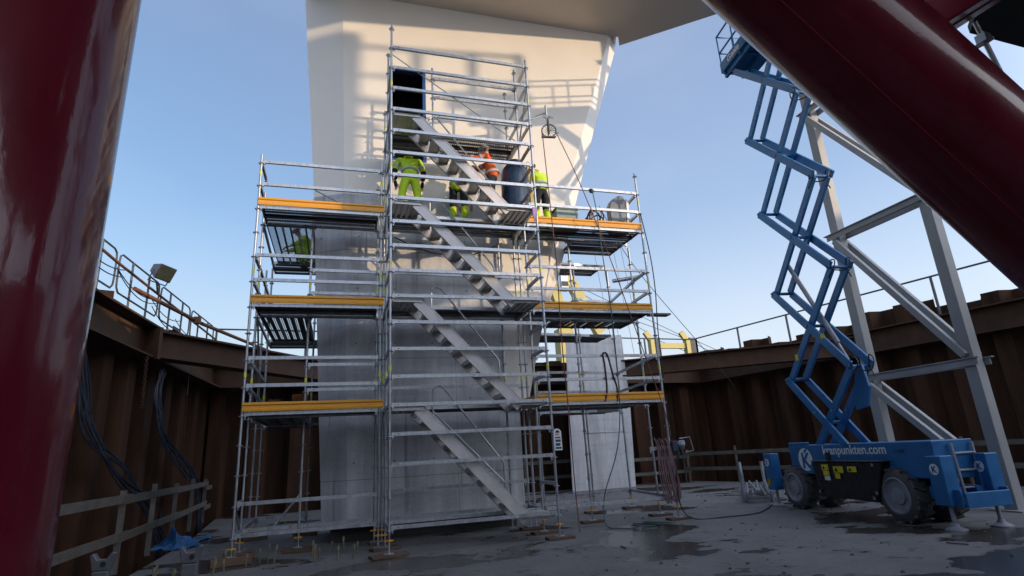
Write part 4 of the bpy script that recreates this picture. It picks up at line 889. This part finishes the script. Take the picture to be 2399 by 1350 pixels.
# platform
PZL = 11.02
m = LB(MB(), -1.4, .02, PZL, 2.72, 1.0, PZL+.05)
for s in (.02, .94): LB(m, -1.4, s, PZL+.051, 2.72, s+.06, PZL+.30)
LB(m, 2.66, .081, PZL+.051, 2.72, .939, PZL+.30)
for s in (.15, .62): LB(m, -1.4, s-.04, PZL-.13, 2.72, s+.04, PZL-.001)
for x in (-.9, .0, .9, 1.8, 2.6): LB(m, x, .04, PZL-.07, x+.06, .98, PZL-.002)
pf = m.build('platform', BLUE, lift, local=True, bevel=.006)
m = MB()
for z in (PZL+.62, PZL+1.15): m.tube([(-1.4, -.05, z), (2.69, -.05, z), (2.69, -.97, z), (-1.4, -.97, z)], .025, 8)
m.build('guard_rail', BLUE, lift, True, local=True)
for x in (-1.0, 0, 1.0, 2.0, 2.69):
    for s in (.05, .97): 
        m = MB(); m.tube([(x, -s, PZL+.3), (x, -s, PZL+1.15)], .02, 8); m.build('rail_post', BLUE, lift, True, local=True)
m = MB(); m.tube([(2.69, -.5, PZL+.3), (2.69, -.5, PZL+1.15)], .02, 8); m.build('rail_post', BLUE, lift, True, local=True)
m = LB(MB(), 2.05, .5, PZL+.40, 2.35, .56, PZL+.70); m.build('control_panel', TAN, lift, local=True, bevel=.01)
M = Matrix.Translation((2.35, -.016, PZL+.07)) @ Matrix.Rotation(R(180), 4, 'Z') @ Matrix.Rotation(R(90), 4, 'X'); text_mesh('Genie', .24, WHITE, 'platform_lettering', pf, M, .002, .006)
M = Matrix.Translation((1.50, -.016, PZL+.07)) @ Matrix.Rotation(R(180), 4, 'Z') @ Matrix.Rotation(R(90), 4, 'X'); text_mesh('GS', .24, WHITE, 'platform_lettering', pf, M, .002, .006)

# ------------------------------------------------------------------ grey lattice tower
lat = thing('lattice_tower', (11.1, -1.1, 0), 'grey steel temporary tower with two box legs and paired braces behind the lift', 'support tower')
AY, BY, LX = .0, -2.28, 11.02; w = .23
for y in (AY, BY):
    m = MB(); m.box(LX-w/2, y-w/2, 0, LX+w/2, y+w/2, 15); m.build('leg', GREYP, lat, bevel=.006)
    m = MB(); m.box(LX-.28, y-.28, 0, LX+.28, y+.28, .025); m.build('base_plate', GREYP, lat)
for x in (LX-w/2-.06, LX+w/2+.06):
    for z in (2.72, 6.25, 9.78, 13.2):
        m = MB(); m.bar((x, BY-.25, z), (x, AY+.25, z), .10, .02, off=.07); m.bar((x, BY-.2, z), (x, AY+.2, z), .02, .14); m.build('horizontal_brace', GREYP, lat)
    for z0, z1 in ((2.6, .35), (6.12, 2.86), (9.65, 6.4), (13.0, 9.9)):
        m = MB(); m.bar((x, AY, z0), (x, BY, z1), .10, .13); m.build('diagonal_brace', GREYP, lat)

# ------------------------------------------------------------------ red frame in the foreground
def big_pipe(a, b, r_, label, seam=None):
    a, b = V(a), V(b); t = thing('red_pipe', a, label, 'pipe', 'large red pipes of the foreground frame'); m = MB(); n = 12
    m.tube([a.lerp(b, i/n) for i in range(n+1)], r_, 72); o = m.build('pipe_wall', REDP, t, True)
    if seam is not None:
        d = (b-a).normalized(); s_ = V(seam); s_ = (s_-d*s_.dot(d)).normalized(); q = MB(); q.tube([a+s_*(r_-.004), b+s_*(r_-.004)], .009, 6); q.build('weld_seam', CRIMSON, t, True)
    return t

big_pipe((-2.457, -7.467, 0), (-2.457, -7.467, 9.5), .55, 'large glossy dark red upright pipe at the left edge', (-.2, -1, 0))
pa, pb = V((3.028, -7.119, 5.226)), V((4.934, -7.164, 3.431)); pd = (pb-pa).normalized()
big_pipe(pa-pd*4.2, pb+pd*4.0, .536, 'large dark red pipe slanting across the upper right corner', (-.62, -.25, -.5))
g = thing('red_girder', (6.3, -6.3, 6.2), 'crimson plate girder crossing the upper right corner behind the slanting pipe', 'girder')
ga, gb = V((6.121, -6.204, 6.201)), V((7.164, -6.72, 6.815)); gd = (gb-ga).normalized(); ga = ga-gd*.9; gb = gb+gd*2.2
m = MB(); m.bar(ga, gb, .44, .035); m.build('bottom_flange', REDP, g)
m = MB(); m.bar(ga+V((0, 0, .42)), gb+V((0, 0, .42)), .03, .80); m.build('web', CRIMSON, g)
m = MB(); m.bar(ga+V((0, 0, .84)), gb+V((0, 0, .84)), .44, .035); m.build('top_flange', CRIMSON, g)
m = MB(); m.prism([(8.106, -5.507, 7.2), (9.354, -5.462, 7.2), (11.4, -5.4, 7.2), (12.5, -9, 7.2), (9, -13.5, 7.2), (-3.5, -13.5, 7.2), (-3.0, -8.6, 7.2), (0, -7.4, 7.2), (3, -7.5, 7.2), (5.8, -7.7, 7.2)], (0, 0, .12)); tag(m.build('steel_platform', DKPLATE), 'dark underside of a steel platform at the upper right corner', 'platform')  # seen at the corner; unseen overhead part added to darken pipe reflections
t = thing('scaffold_tube', (7.1, -6.2, 6.2), 'short scaffold tube with a coupler hanging under the dark platform', 'tube')
m = MB(); m.tube([(6.93, -6.22, 6.55), (7.256, -6.134, 5.881)], .030, 12); m.build('tube', GALV, t, True)
m = MB(); m.tube([(6.90, -6.13, 6.20), (7.14, -6.23, 6.33)], .03, 10); m.box(6.96, -6.26, 6.26, 7.08, -6.14, 6.38); m.ring((7.02, -6.19, 6.36), (.45, .1, -.85), .04, .014, 14, 6); m.build('coupler', GALV, t, True)

# ------------------------------------------------------------------ left side of the pit
def bundle(label, paths, r_, matr=NAVY, name='cable_bundle', cat='cables', group='cable bundles on the left wall'):
    m = MB()
    for p in paths: m.tube(smooth_pts(p, 5), r_, 6)
    return tag(m.build(name, matr, None, True), label, cat, group)
random.seed(11)
def jit(p, s=.07): return [V(q)+V((0, random.uniform(-s, s), random.uniform(-s, s)*.6)) for q in p]
wx = lambda y: -5.55+(y-2.68)*.0703
bundle('bundle of blue black cables sweeping down the left wall, the nearer one', [jit([(wx(2)+.1, 2.0, 4.1), (wx(2)+.15, 2.2, 3.1), (wx(2.5)+.2, 2.7, 2.3), (wx(4)+.3, 4.1, 1.5), (wx(5.4)+.4, 5.4, .8), (wx(6)+.5, 6.0, 0), (wx(6.2)+.5, 6.3, -.9)], .30) for i in range(10)], .017)
bundle('bundle of blue black cables hanging down the left wall, the farther one', [jit([(wx(6)+.1, 6.1+.1*random.random(), 4.1), (wx(6)+.12, 5.9, 3.3), (wx(6.6)+.2, 6.5, 2.4), (wx(8)+.3, 8.1, 1.6), (wx(9.2)+.35, 9.0, 1.0), (wx(9.6)+.4, 9.5, -.2), (wx(9.6)+.4, 9.6, -1)], .30) for i in range(10)], .017)
def chain(label, a, b, n):
    a, b = V(a), V(b); m = MB()
    for i in range(n):
        c = a.lerp(b, (i+.5)/n); ax = (1, 0, 0) if i % 2 else (0, 1, 0)
        o = len(m.v); m.ring(c, ax, .032, .009, 12, 5)
        for v in m.v[o:]: v.z = c.z+(v.z-c.z)*1.5
    tag(m.build('hanging_chain', RUSTB, None, True), label, 'chain', 'chains hanging on the left wall')
chain('rusty chain hanging short from the left beam, looped double', (-5.2, 4.72, 4.15), (-5.2, 4.85, 3.0), 17)
chain('long thin chain hanging from the left beam near the rear corner', (-5.05, 8.13, 3.6), (-5.05, 8.2, 2.2), 20)
m = MB(); m.tube([(-5.05, 8.0, 4.9), (-5.05, 8.13, 3.65)], .008, 5); tag(m.build('hanging_wire', GALV), 'thin wire holding the long chain near the rear left corner', 'wire')
def railing(label, P, zs=(.55, 1.13), step=2.4, wdt=.13, group='timber railings round the slab'):
    t = thing('timber_railing', (*P[0], 0), label, 'railing', group)
    for a, b in zip(P, P[1:]):
        a, b = V((*a, 0)), V((*b, 0)); d = b-a; n = max(1, round(d.length/step)); nn = d.normalized().cross(V((0, 0, 1)))
        for i in range(n+1):
            p = a+d*i/n; m = MB(); m.bar(p+V((0, 0, .0)), p+V((0, 0, 1.28+.05*(i % 2))), .045, .09, up=nn); m.build('post', WOOD, t)
        for j in range(0, n, 2):
            for z in zs:
                p = a+d*j/n-d.normalized()*.2; q = a+d*min(n, j+2)/n+d.normalized()*.25; k = (j//2) % 2
                m = MB(); m.bar(p+nn*(.05+.0)+V((0, 0, z-.12*k)), q+nn*.05+V((0, 0, z-.12*k+.02)), .03, wdt); m.build('rail', WOOD, t)
    return t
railing('grey timber board railing along the left edge of the slab, in the shade', [(-4.22, -4.2), (-4.25, 1.2), (-4.45, 5.4), (-4.95, 12.7)])
railing('timber board railing along the rear edge of the slab, half hidden by the scaffold', [(-4.7, 13.1), (4, 12.4), (13.1, 11.5)], (.5, 1.08), 2.2)
railing('timber board railing along the right edge of the slab, behind the scissor lift', [(13.1, 11.2), (14.3, 6.5), (15.5, 1.6), (16.2, -3.5)], (.5, 1.08), 2.2)
m = MB(); m.bar((-4.75, 11.7, 0), (-4.75, 11.7, 1.5), .22, .09, up=(0, 1, 0)); tag(m.build('timber_post', WOOD), 'stout timber post at the rear end of the left railing', 'post')
tp = MB(); random.seed(2); gx, gy = 22, 22; base = V((-4.05, 4.6, 0)); 
hts = lambda u, v: .02+.36*math.exp(-((u-.42)**2/.03+(v-.45)**2/.05))+.07*math.sin(u*11+v*4)*math.sin(v*9)*(.3+u*(1-u)*2)+.03*math.sin(u*23-v*9)*math.sin(v*19+u*5)
for i in range(gx+1):
    for j in range(gy+1):
        u, v = i/gx, j/gy; tp.v.append(base+V((-.50+.85*u+.08*math.sin(v*9), -.8+2.0*v+.12*math.sin(u*7), max(.015, hts(u, v)+random.uniform(-.018, .018)))))
for i in range(gx):
    for j in range(gy): o = i*(gy+1)+j; tp.f.append((o, o+gy+1, o+gy+2, o+1)); tp.m.append(0)
tag(tp.build('tarpaulin', TARP), 'crumpled bright blue tarpaulin heaped by the left railing', 'tarpaulin')
PROPM = mat('prop_grey_steel', (.17, .175, .185), (.10, .10, .11), .45, .4, 5)
def prop(label, x, y, zt):
    t = thing('steel_prop', (x, y, 0), label, 'prop', 'grey steel props in the foreground'); m = MB(); m.box(x-.078, y-.06, 0, x+.078, y+.06, zt-.16); m.build('shaft', PROPM, t, bevel=.01)
    m = MB(); m.prism([(x-.078, y-.05, zt-.155), (x+.078, y-.05, zt-.155), (x+.118, y-.05, zt+.01), (x+.085, y-.05, zt+.02), (x+.04, y-.05, zt-.045), (x-.04, y-.05, zt-.045), (x-.085, y-.05, zt+.02), (x-.118, y-.05, zt+.01)], (0, .10, 0)); m.build('fork_head', PROPM, t, bevel=.006)
    m = MB(); m.lathe((x+.02, y-.052, zt-.09), (0, -1, 0), [(0, .028), (.004, .028)], 14); m.build('bolt_hole', BLACK, t)
prop('grey steel prop with a forked head, the left one near the red pipe', -3.26, -2.5, .70); prop('grey steel prop with a forked head, the right one', -2.38, -2.6, .70)
# bar stubs cast into the slab
random.seed(9)
stub_m = MB(); stub_m.tube([(0, 0, 0), (.012, .01, .20)], .014, 7); stub_m.mi = 1; stub_m.tube([(.012, .01, .16), (.0135, .011, .225)], .019, 7)
proto = stub_m.build('bar_stub', [mat('stub_rusty_bar', (.16, .14, .08), None, .7), mat('stub_pale_sleeve', (.22, .21, .12), (.14, .135, .08), .7)], None, True)
pts = [(-1.17, .30), (-1.10, .62), (-.93, 1.35), (-.80, .15), (-.56, .22), (-1.22, .95), (-.70, .9), (-.48, .75)]
rows = []
for i in range(8): rows.append((-4.0+.02*i+random.uniform(-.04, .04), .2-.42*i+random.uniform(-.05, .05)))
for i in range(12): rows.append((-3.65+.06*(i % 3)+.10*i+random.uniform(-.05, .05), -.75+.25*(i % 4)+random.uniform(-.07, .07)))
for i in range(10): rows.append((-2.9+.12*i+random.uniform(-.05, .05), .75+.2*(i % 3)+random.uniform(-.07, .07)))
first = True
for j, (x, y) in enumerate(pts+rows):
    o = proto if first else proto.copy()
    if not first: COL.objects.link(o)
    first = False
    o.location = (x, y, 0); o.rotation_euler = (random.uniform(-.12, .12), random.uniform(-.12, .12), random.uniform(0, 6)); sc = random.uniform(.7, 1.25); o.scale = (1, 1, sc)
    tag(o, 'short bar stub with pale sleeve in the loose cluster in front of the pier' if j < len(pts) else 'short bar stub with pale sleeve among the many near the two grey props', 'bar stub', 'bar stubs in front of the pier' if j < len(pts) else 'bar stubs near the steel props')

gm = MB(); random.seed(77)
for i in range(420):
    x, y = random.uniform(-3.6, 13), random.uniform(-5.5, 9); r_ = random.uniform(.008, .028)*(1 if random.random() < .9 else 1.8)
    gm.lathe((x, y, 0), (random.uniform(-.3, .3), random.uniform(-.3, .3), 1), [(-.005, r_), (r_*.5, r_*random.uniform(.5, .9)), (r_*.9, r_*.2)], 5)
for i in range(26):
    x, y = random.uniform(-3.2, 11), random.uniform(-4.8, 6); a = random.uniform(0, 3.1); l = random.uniform(.08, .3); gm.bar((x, y, .012), (x+l*math.cos(a), y+l*math.sin(a), .014), .02, .014)
tag(gm.build('grit', mat('loose_grit', (.13, .125, .12), (.06, .055, .05), .9, 0, 3)), 'grit, splinters and scraps strewn over the wet slab', 'debris', None, 'stuff')
# top of the left wall: handrail frames, rusty rails, floodlight
for i in range(5):
    y0 = -1.4+2.55*i; y1 = y0+2.4; xx = lambda y: -5.75+(y-2.68)*.07
    t = thing('loop_handrail', (xx(y0), y0, 5.3), 'looped tube handrail frame on top of the left wall, '+('cut by the red pipe', 'nearest the red pipe', 'below the floodlight', 'second beyond the floodlight', 'last one before the rear corner')[i], 'handrail', 'handrail frames on the left wall')
    m = MB(); z0, z1 = 5.45, 6.35; L_ = []
    def pt(y, z): return (xx(y), y, z)
    L_ = [pt(y0+.12, z0), pt(y0+.02, z0+.1), pt(y0, z0+.25), pt(y0, z1-.2), pt(y0+.03, z1-.06), pt(y0+.14, z1), pt(y1-.14, z1), pt(y1-.03, z1-.06), pt(y1, z1-.2), pt(y1, z0+.25), pt(y1-.02, z0+.1), pt(y1-.12, z0), pt(y0+.12, z0)]
    m.tube(L_, .022, 8, False); m.build('loop', DKST, t, True)
    for y in (y0+.7, y1-.7):
        m = MB(); m.tube([pt(y, 5.2), pt(y, z1)], .026, 8); m.build('post', DKST, t, True)
m = MB(); m.tube([(-5.62, -3, 5.92), (-5.5, 3, 5.92), (-5.1, 11.5, 5.95)], .032, 10); tag(m.build('rusty_rail', ORUST, None, True), 'long rusty tube rail running along the handrail of the left wall', 'rail')
m = MB(); m.tube([(-5.35, 3.8, 5.55), (-4.6, 6.4, 5.42)], .05, 10); m.tube([(-4.55, 6.6, 5.41), (-3.0, 11.2, 5.35)], .05, 10); m.ring((-4.58, 6.45, 5.41), (.2, -.1, 1), .11, .024, 18, 8); m.box(-4.66, 6.22, 5.33, -4.5, 6.36, 5.51)
tag(m.build('tie_rod', ORUST, None, True), 'sunlit rusty tie rod with a shackle crossing the left rear corner', 'tie rod')
random.seed(21)
bundle('thin cables draped along the handrail of the left wall', [sag((-5.6+.1*random.random(), 1+2.4*i, 5.6+.3*random.random()), (-5.45, 3.4+2.4*i, 5.5+.3*random.random()), random.uniform(.1, .35)) for i in range(4)]+[sag((-5.6, 1+2.4*i, 5.9), (-5.45, 3.4+2.4*i, 5.85), .2) for i in range(4)], .012, BLACK, 'draped_cables', 'cables', 'cables draped along the handrail')
t = thing('floodlight', (-5.4, 5.6, 6.4), 'site floodlight tilted on the left wall handrail', 'floodlight')
fc = V((-5.22, 5.2, 6.40)); fd = V((.72, -.35, -.42)).normalized(); fx = fd.cross(V((0, 0, 1))).normalized(); fu = fx.cross(fd)
def fq(a, b, c): return fc+fx*a+fu*b+fd*c
m = MB(); A = [fq(-.27, -.2, .1), fq(.27, -.2, .1), fq(.27, .2, .1), fq(-.27, .2, .1)]; B = [fq(-.13, -.1, -.26), fq(.13, -.1, -.26), fq(.13, .1, -.26), fq(-.13, .1, -.26)]
m.add(A+B, [(0, 1, 2, 3), (4, 7, 6, 5), (0, 4, 5, 1), (1, 5, 6, 2), (2, 6, 7, 3), (3, 7, 4, 0)]); m.build('housing', mat('floodlight_grey', (.17, .165, .15), (.12, .115, .105), .5), t, bevel=.012)
m = MB(); m.add([fq(-.24, -.17, .104), fq(.24, -.17, .104), fq(.24, .17, .104), fq(-.24, .17, .104), fq(-.24, -.17, .112), fq(.24, -.17, .112), fq(.24, .17, .112), fq(-.24, .17, .112)], [(0, 3, 2, 1), (4, 5, 6, 7), (0, 1, 5, 4), (1, 2, 6, 5), (2, 3, 7, 6), (3, 0, 4, 7)]); m.build('glass', mat('floodlight_glass', (.20, .18, .10), (.10, .09, .05), .15, 0, 6), t)
m = MB(); m.tube([fq(-.29, 0, 0), fq(-.29, -.30, .0), fq(.29, -.30, .0), fq(.29, 0, 0)], .016, 6); m.tube([fq(0, -.30, 0), (-5.35, 5.45, 5.9)], .025, 8); m.build('bracket', DKST, t, True)
# right wall handrail
t = thing('handrail_line', (15.6, 12.9, 5), 'thin dark handrail along the top of the right wall', 'handrail')
P_ = [V((RBc[0]+dr.x*k, RBc[1]+dr.y*k, 5.3)) for k in (0, .2, .4, .62, .84, 1.06, 1.3)]
for i, p in enumerate(P_):
    m = MB(); m.bar(p-V((0, 0, .5)), p+V((0, 0, 1.05)), .06, .06, up=(1, 0, 0)); m.build('post', DKST, t)
m = MB(); m.tube([p+V((0, 0, 1.05)) for p in P_], .032, 8); m.build('rail', DKST, t, True)
t = thing('handrail_line', (2, 12, 5), 'thin dark handrail along the top of the rear wall', 'handrail')
Q_ = [V(LBc+(5.25,)).lerp(V(RBc+(5.25,)), k/7) for k in range(8)]
for p in Q_:
    m = MB(); m.bar(p-V((0, 0, .5)), p+V((0, 0, 1.05)), .06, .06, up=(1, 0, 0)); m.build('post', DKST, t)
m = MB(); m.tube([p+V((0, 0, 1.05)) for p in Q_], .03, 8); m.build('rail', DKST, t, True)
# stack of tubes on a stillage near the lift
t = thing('tube_stillage', (10.2, 3.6, 0), 'low stillage of scaffold tubes lying on the slab left of the scissor lift', 'tube rack')
for x, y in ((9.0, 2.6), (11.3, 5.6), (9.5, 2.2), (11.8, 5.2)):
    m = MB(); m.bar((x, y, 0), (x, y, .72 if y < 3 else .85), .07, .07, up=(1, 0, 0)); m.build('post', GALV, t)
for a, b in (((9.0, 2.6, .1), (11.3, 5.6, .1)), ((9.5, 2.2, .1), (11.8, 5.2, .1)), ((9.0, 2.6, .1), (9.5, 2.2, .1)), ((11.3, 5.6, .1), (11.8, 5.2, .1))):
    m = MB(); m.bar(a, b, .06, .06); m.build('frame_bar', GALV, t)
random.seed(4)
for i in range(9):
    o_ = i*.055; m = MB(); z = .17+.055*(i % 3); m.tube([(9.05+o_-.4*random.random(), 2.5-o_*.8-.4*random.random(), z), (11.3+o_, 5.5-o_*.8, z)], .026, 8); tag(m.build('loose_tube', GALV, None, True), 'galvanised tube lying in the stillage left of the scissor lift', 'tube', 'tubes lying in the stillage')

# ------------------------------------------------------------------ far away beyond the walls
t = thing('harbour_crane', (22.5, 45, 2.4), 'yellow harbour crane jib far behind the right scaffold wing', 'crane')
m = MB(); m.bar((22.2, 45, 21.5), (26.3, 45, 13.6), 1.1, .9, up=(0, 1, 0)); m.build('jib', YCRANE, t)
m = MB(); m.bar((21.0, 45, 19.2), (22.6, 45, 14.0), 1.0, .9, up=(0, 1, 0)); m.bar((22.0, 45, 14), (22.0, 45, 2.4), 1.6, 1.6, up=(0, 1, 0)); m.build('mast', YCRANE, t)
m = MB(); m.box(21.9, 44.2, 18.2, 22.7, 44.8, 20.6); m.build('cab', WHITE, t); 
for z in (18.7, 19.9): m = MB(); m.box(21.95, 44.1, z, 22.65, 44.18, z+.5); m.build('cab_window', BLACK, t)
t = thing('crane_frame', (35, 45, 2.4), 'low yellow lifting frame with dark posts beyond the rear right wall', 'crane')
for x in (32.6, 37.2):
    m = MB(); m.box(x-.42, 44.6, 2.4, x+.05, 45.3, 12.9); m.bar((x-.75, 45, 13.8), (x+.0, 45, 12.6), .6, .4, up=(0, 1, 0)); m.build('post', YCRANE, t)
    m = MB(); m.box(x+.07, 44.7, 2.4, x+.85, 45.2, 13.1); m.build('counterweight', mat('dark_crane_steel', (.03, .035, .04), None, .6), t)
m = MB(); m.box(33.0, 44.8, 11.9, 36.7, 45.2, 12.5); m.build('cross_beam', YCRANE, t)
m = MB()
for a, b in (((24, 45, 19), (37, 45, 13.2)), ((24.4, 45, 18.2), (32.4, 45, 13.6)), ((25, 45, 17), (37.1, 45, 13)), ((37.4, 45, 13.2), (46, 45, 9.6)), ((37.4, 45, 12.8), (45, 45, 9.2)), ((33, 45, 13), (41, 45, 10))): m.tube([a, b], .035, 4)
for x in (26.5, 27.5, 29, 30): m.tube([(x, 45, 24), (x+1.2, 45, 11)], .025, 4)
m.build('wire_rope', DKST, t)
# unseen blocks added to the right to keep the low sun off the pit
def blocker(label, x0, y0, x1, y1, z, rd=1.5):
    t = thing('sun_blocker', ((x0+x1)/2, (y0+y1)/2, 2.4), label, 'blocker', 'unseen blocks added against the low sun')
    m = MB(); m.box(x0, y0, 2.3, x1, y1, z); m.build('walls', mat('blocker_cladding', (.25, .26, .28), (.2, .21, .22), .7, 0, .5), t)
    m = MB(); m.prism([(x0-.4, y0-.4, z+.01), (x1+.4, y0-.4, z+.01), ((x0+x1)/2, y0-.4, z+rd)], (0, y1-y0+.8, 0)); m.build('roof', mat('blocker_roof', (.16, .16, .17), None, .7), t)
blocker('long added grey shed out of view behind to the right', 30, -41.5, 46, 4, 10.8, .3)
blocker('taller added grey shed out of view behind to the right', 30, -85, 46, -42, 14.4)

pa_ = V((14.85, -13.1, 0)); t = thing('red_pipe', pa_, 'red upright pipe with cross arms, added out of view to cast a shadow on the pier', 'pipe', 'large red pipes of the foreground frame')  # unseen shadow caster added for the dark patch on the pier
m = MB(); m.tube([pa_, pa_+V((0, 0, 15.3))], .56, 40); m.build('pipe_wall', REDP, t, True)
q_ = V((.682, .731, 0))  # across the sun; the added arms and post only shape the shadow
for z, l, r_ in ((14.95, 3.5, .07), (14.1, 3.6, .06), (13.4, 1.1, .12), (12.7, .9, .10), (11.6, 1.0, .12), (10.6, .9, .14)):
    m = MB(); m.tube([pa_+V((0, 0, z))+q_*.5, pa_+V((0, 0, z-.1))+q_*l], r_, 8); m.build('shadow_arm', REDP, t, True)
for l in (1.5, 2.5, 3.4):
    m = MB(); m.tube([pa_+V((0, 0, 14.95))+q_*l, pa_+V((0, 0, 13.6 if l > 2.2 else 14.1))+q_*l], .10, 8); m.build('shadow_hanger', REDP, t, True)
m = MB(); m.bar(pa_+V((0, 0, 13.45))+q_*2.0, pa_+V((0, 0, 13.4))+q_*3.6, .5, .5); m.build('shadow_basket', REDP, t)
m = MB(); m.tube([pa_+V((0, 0, 13.2))+q_*2.9, pa_+V((0, 0, 11.0))+q_*2.9], .14, 8); m.build('mast', REDP, t, True)
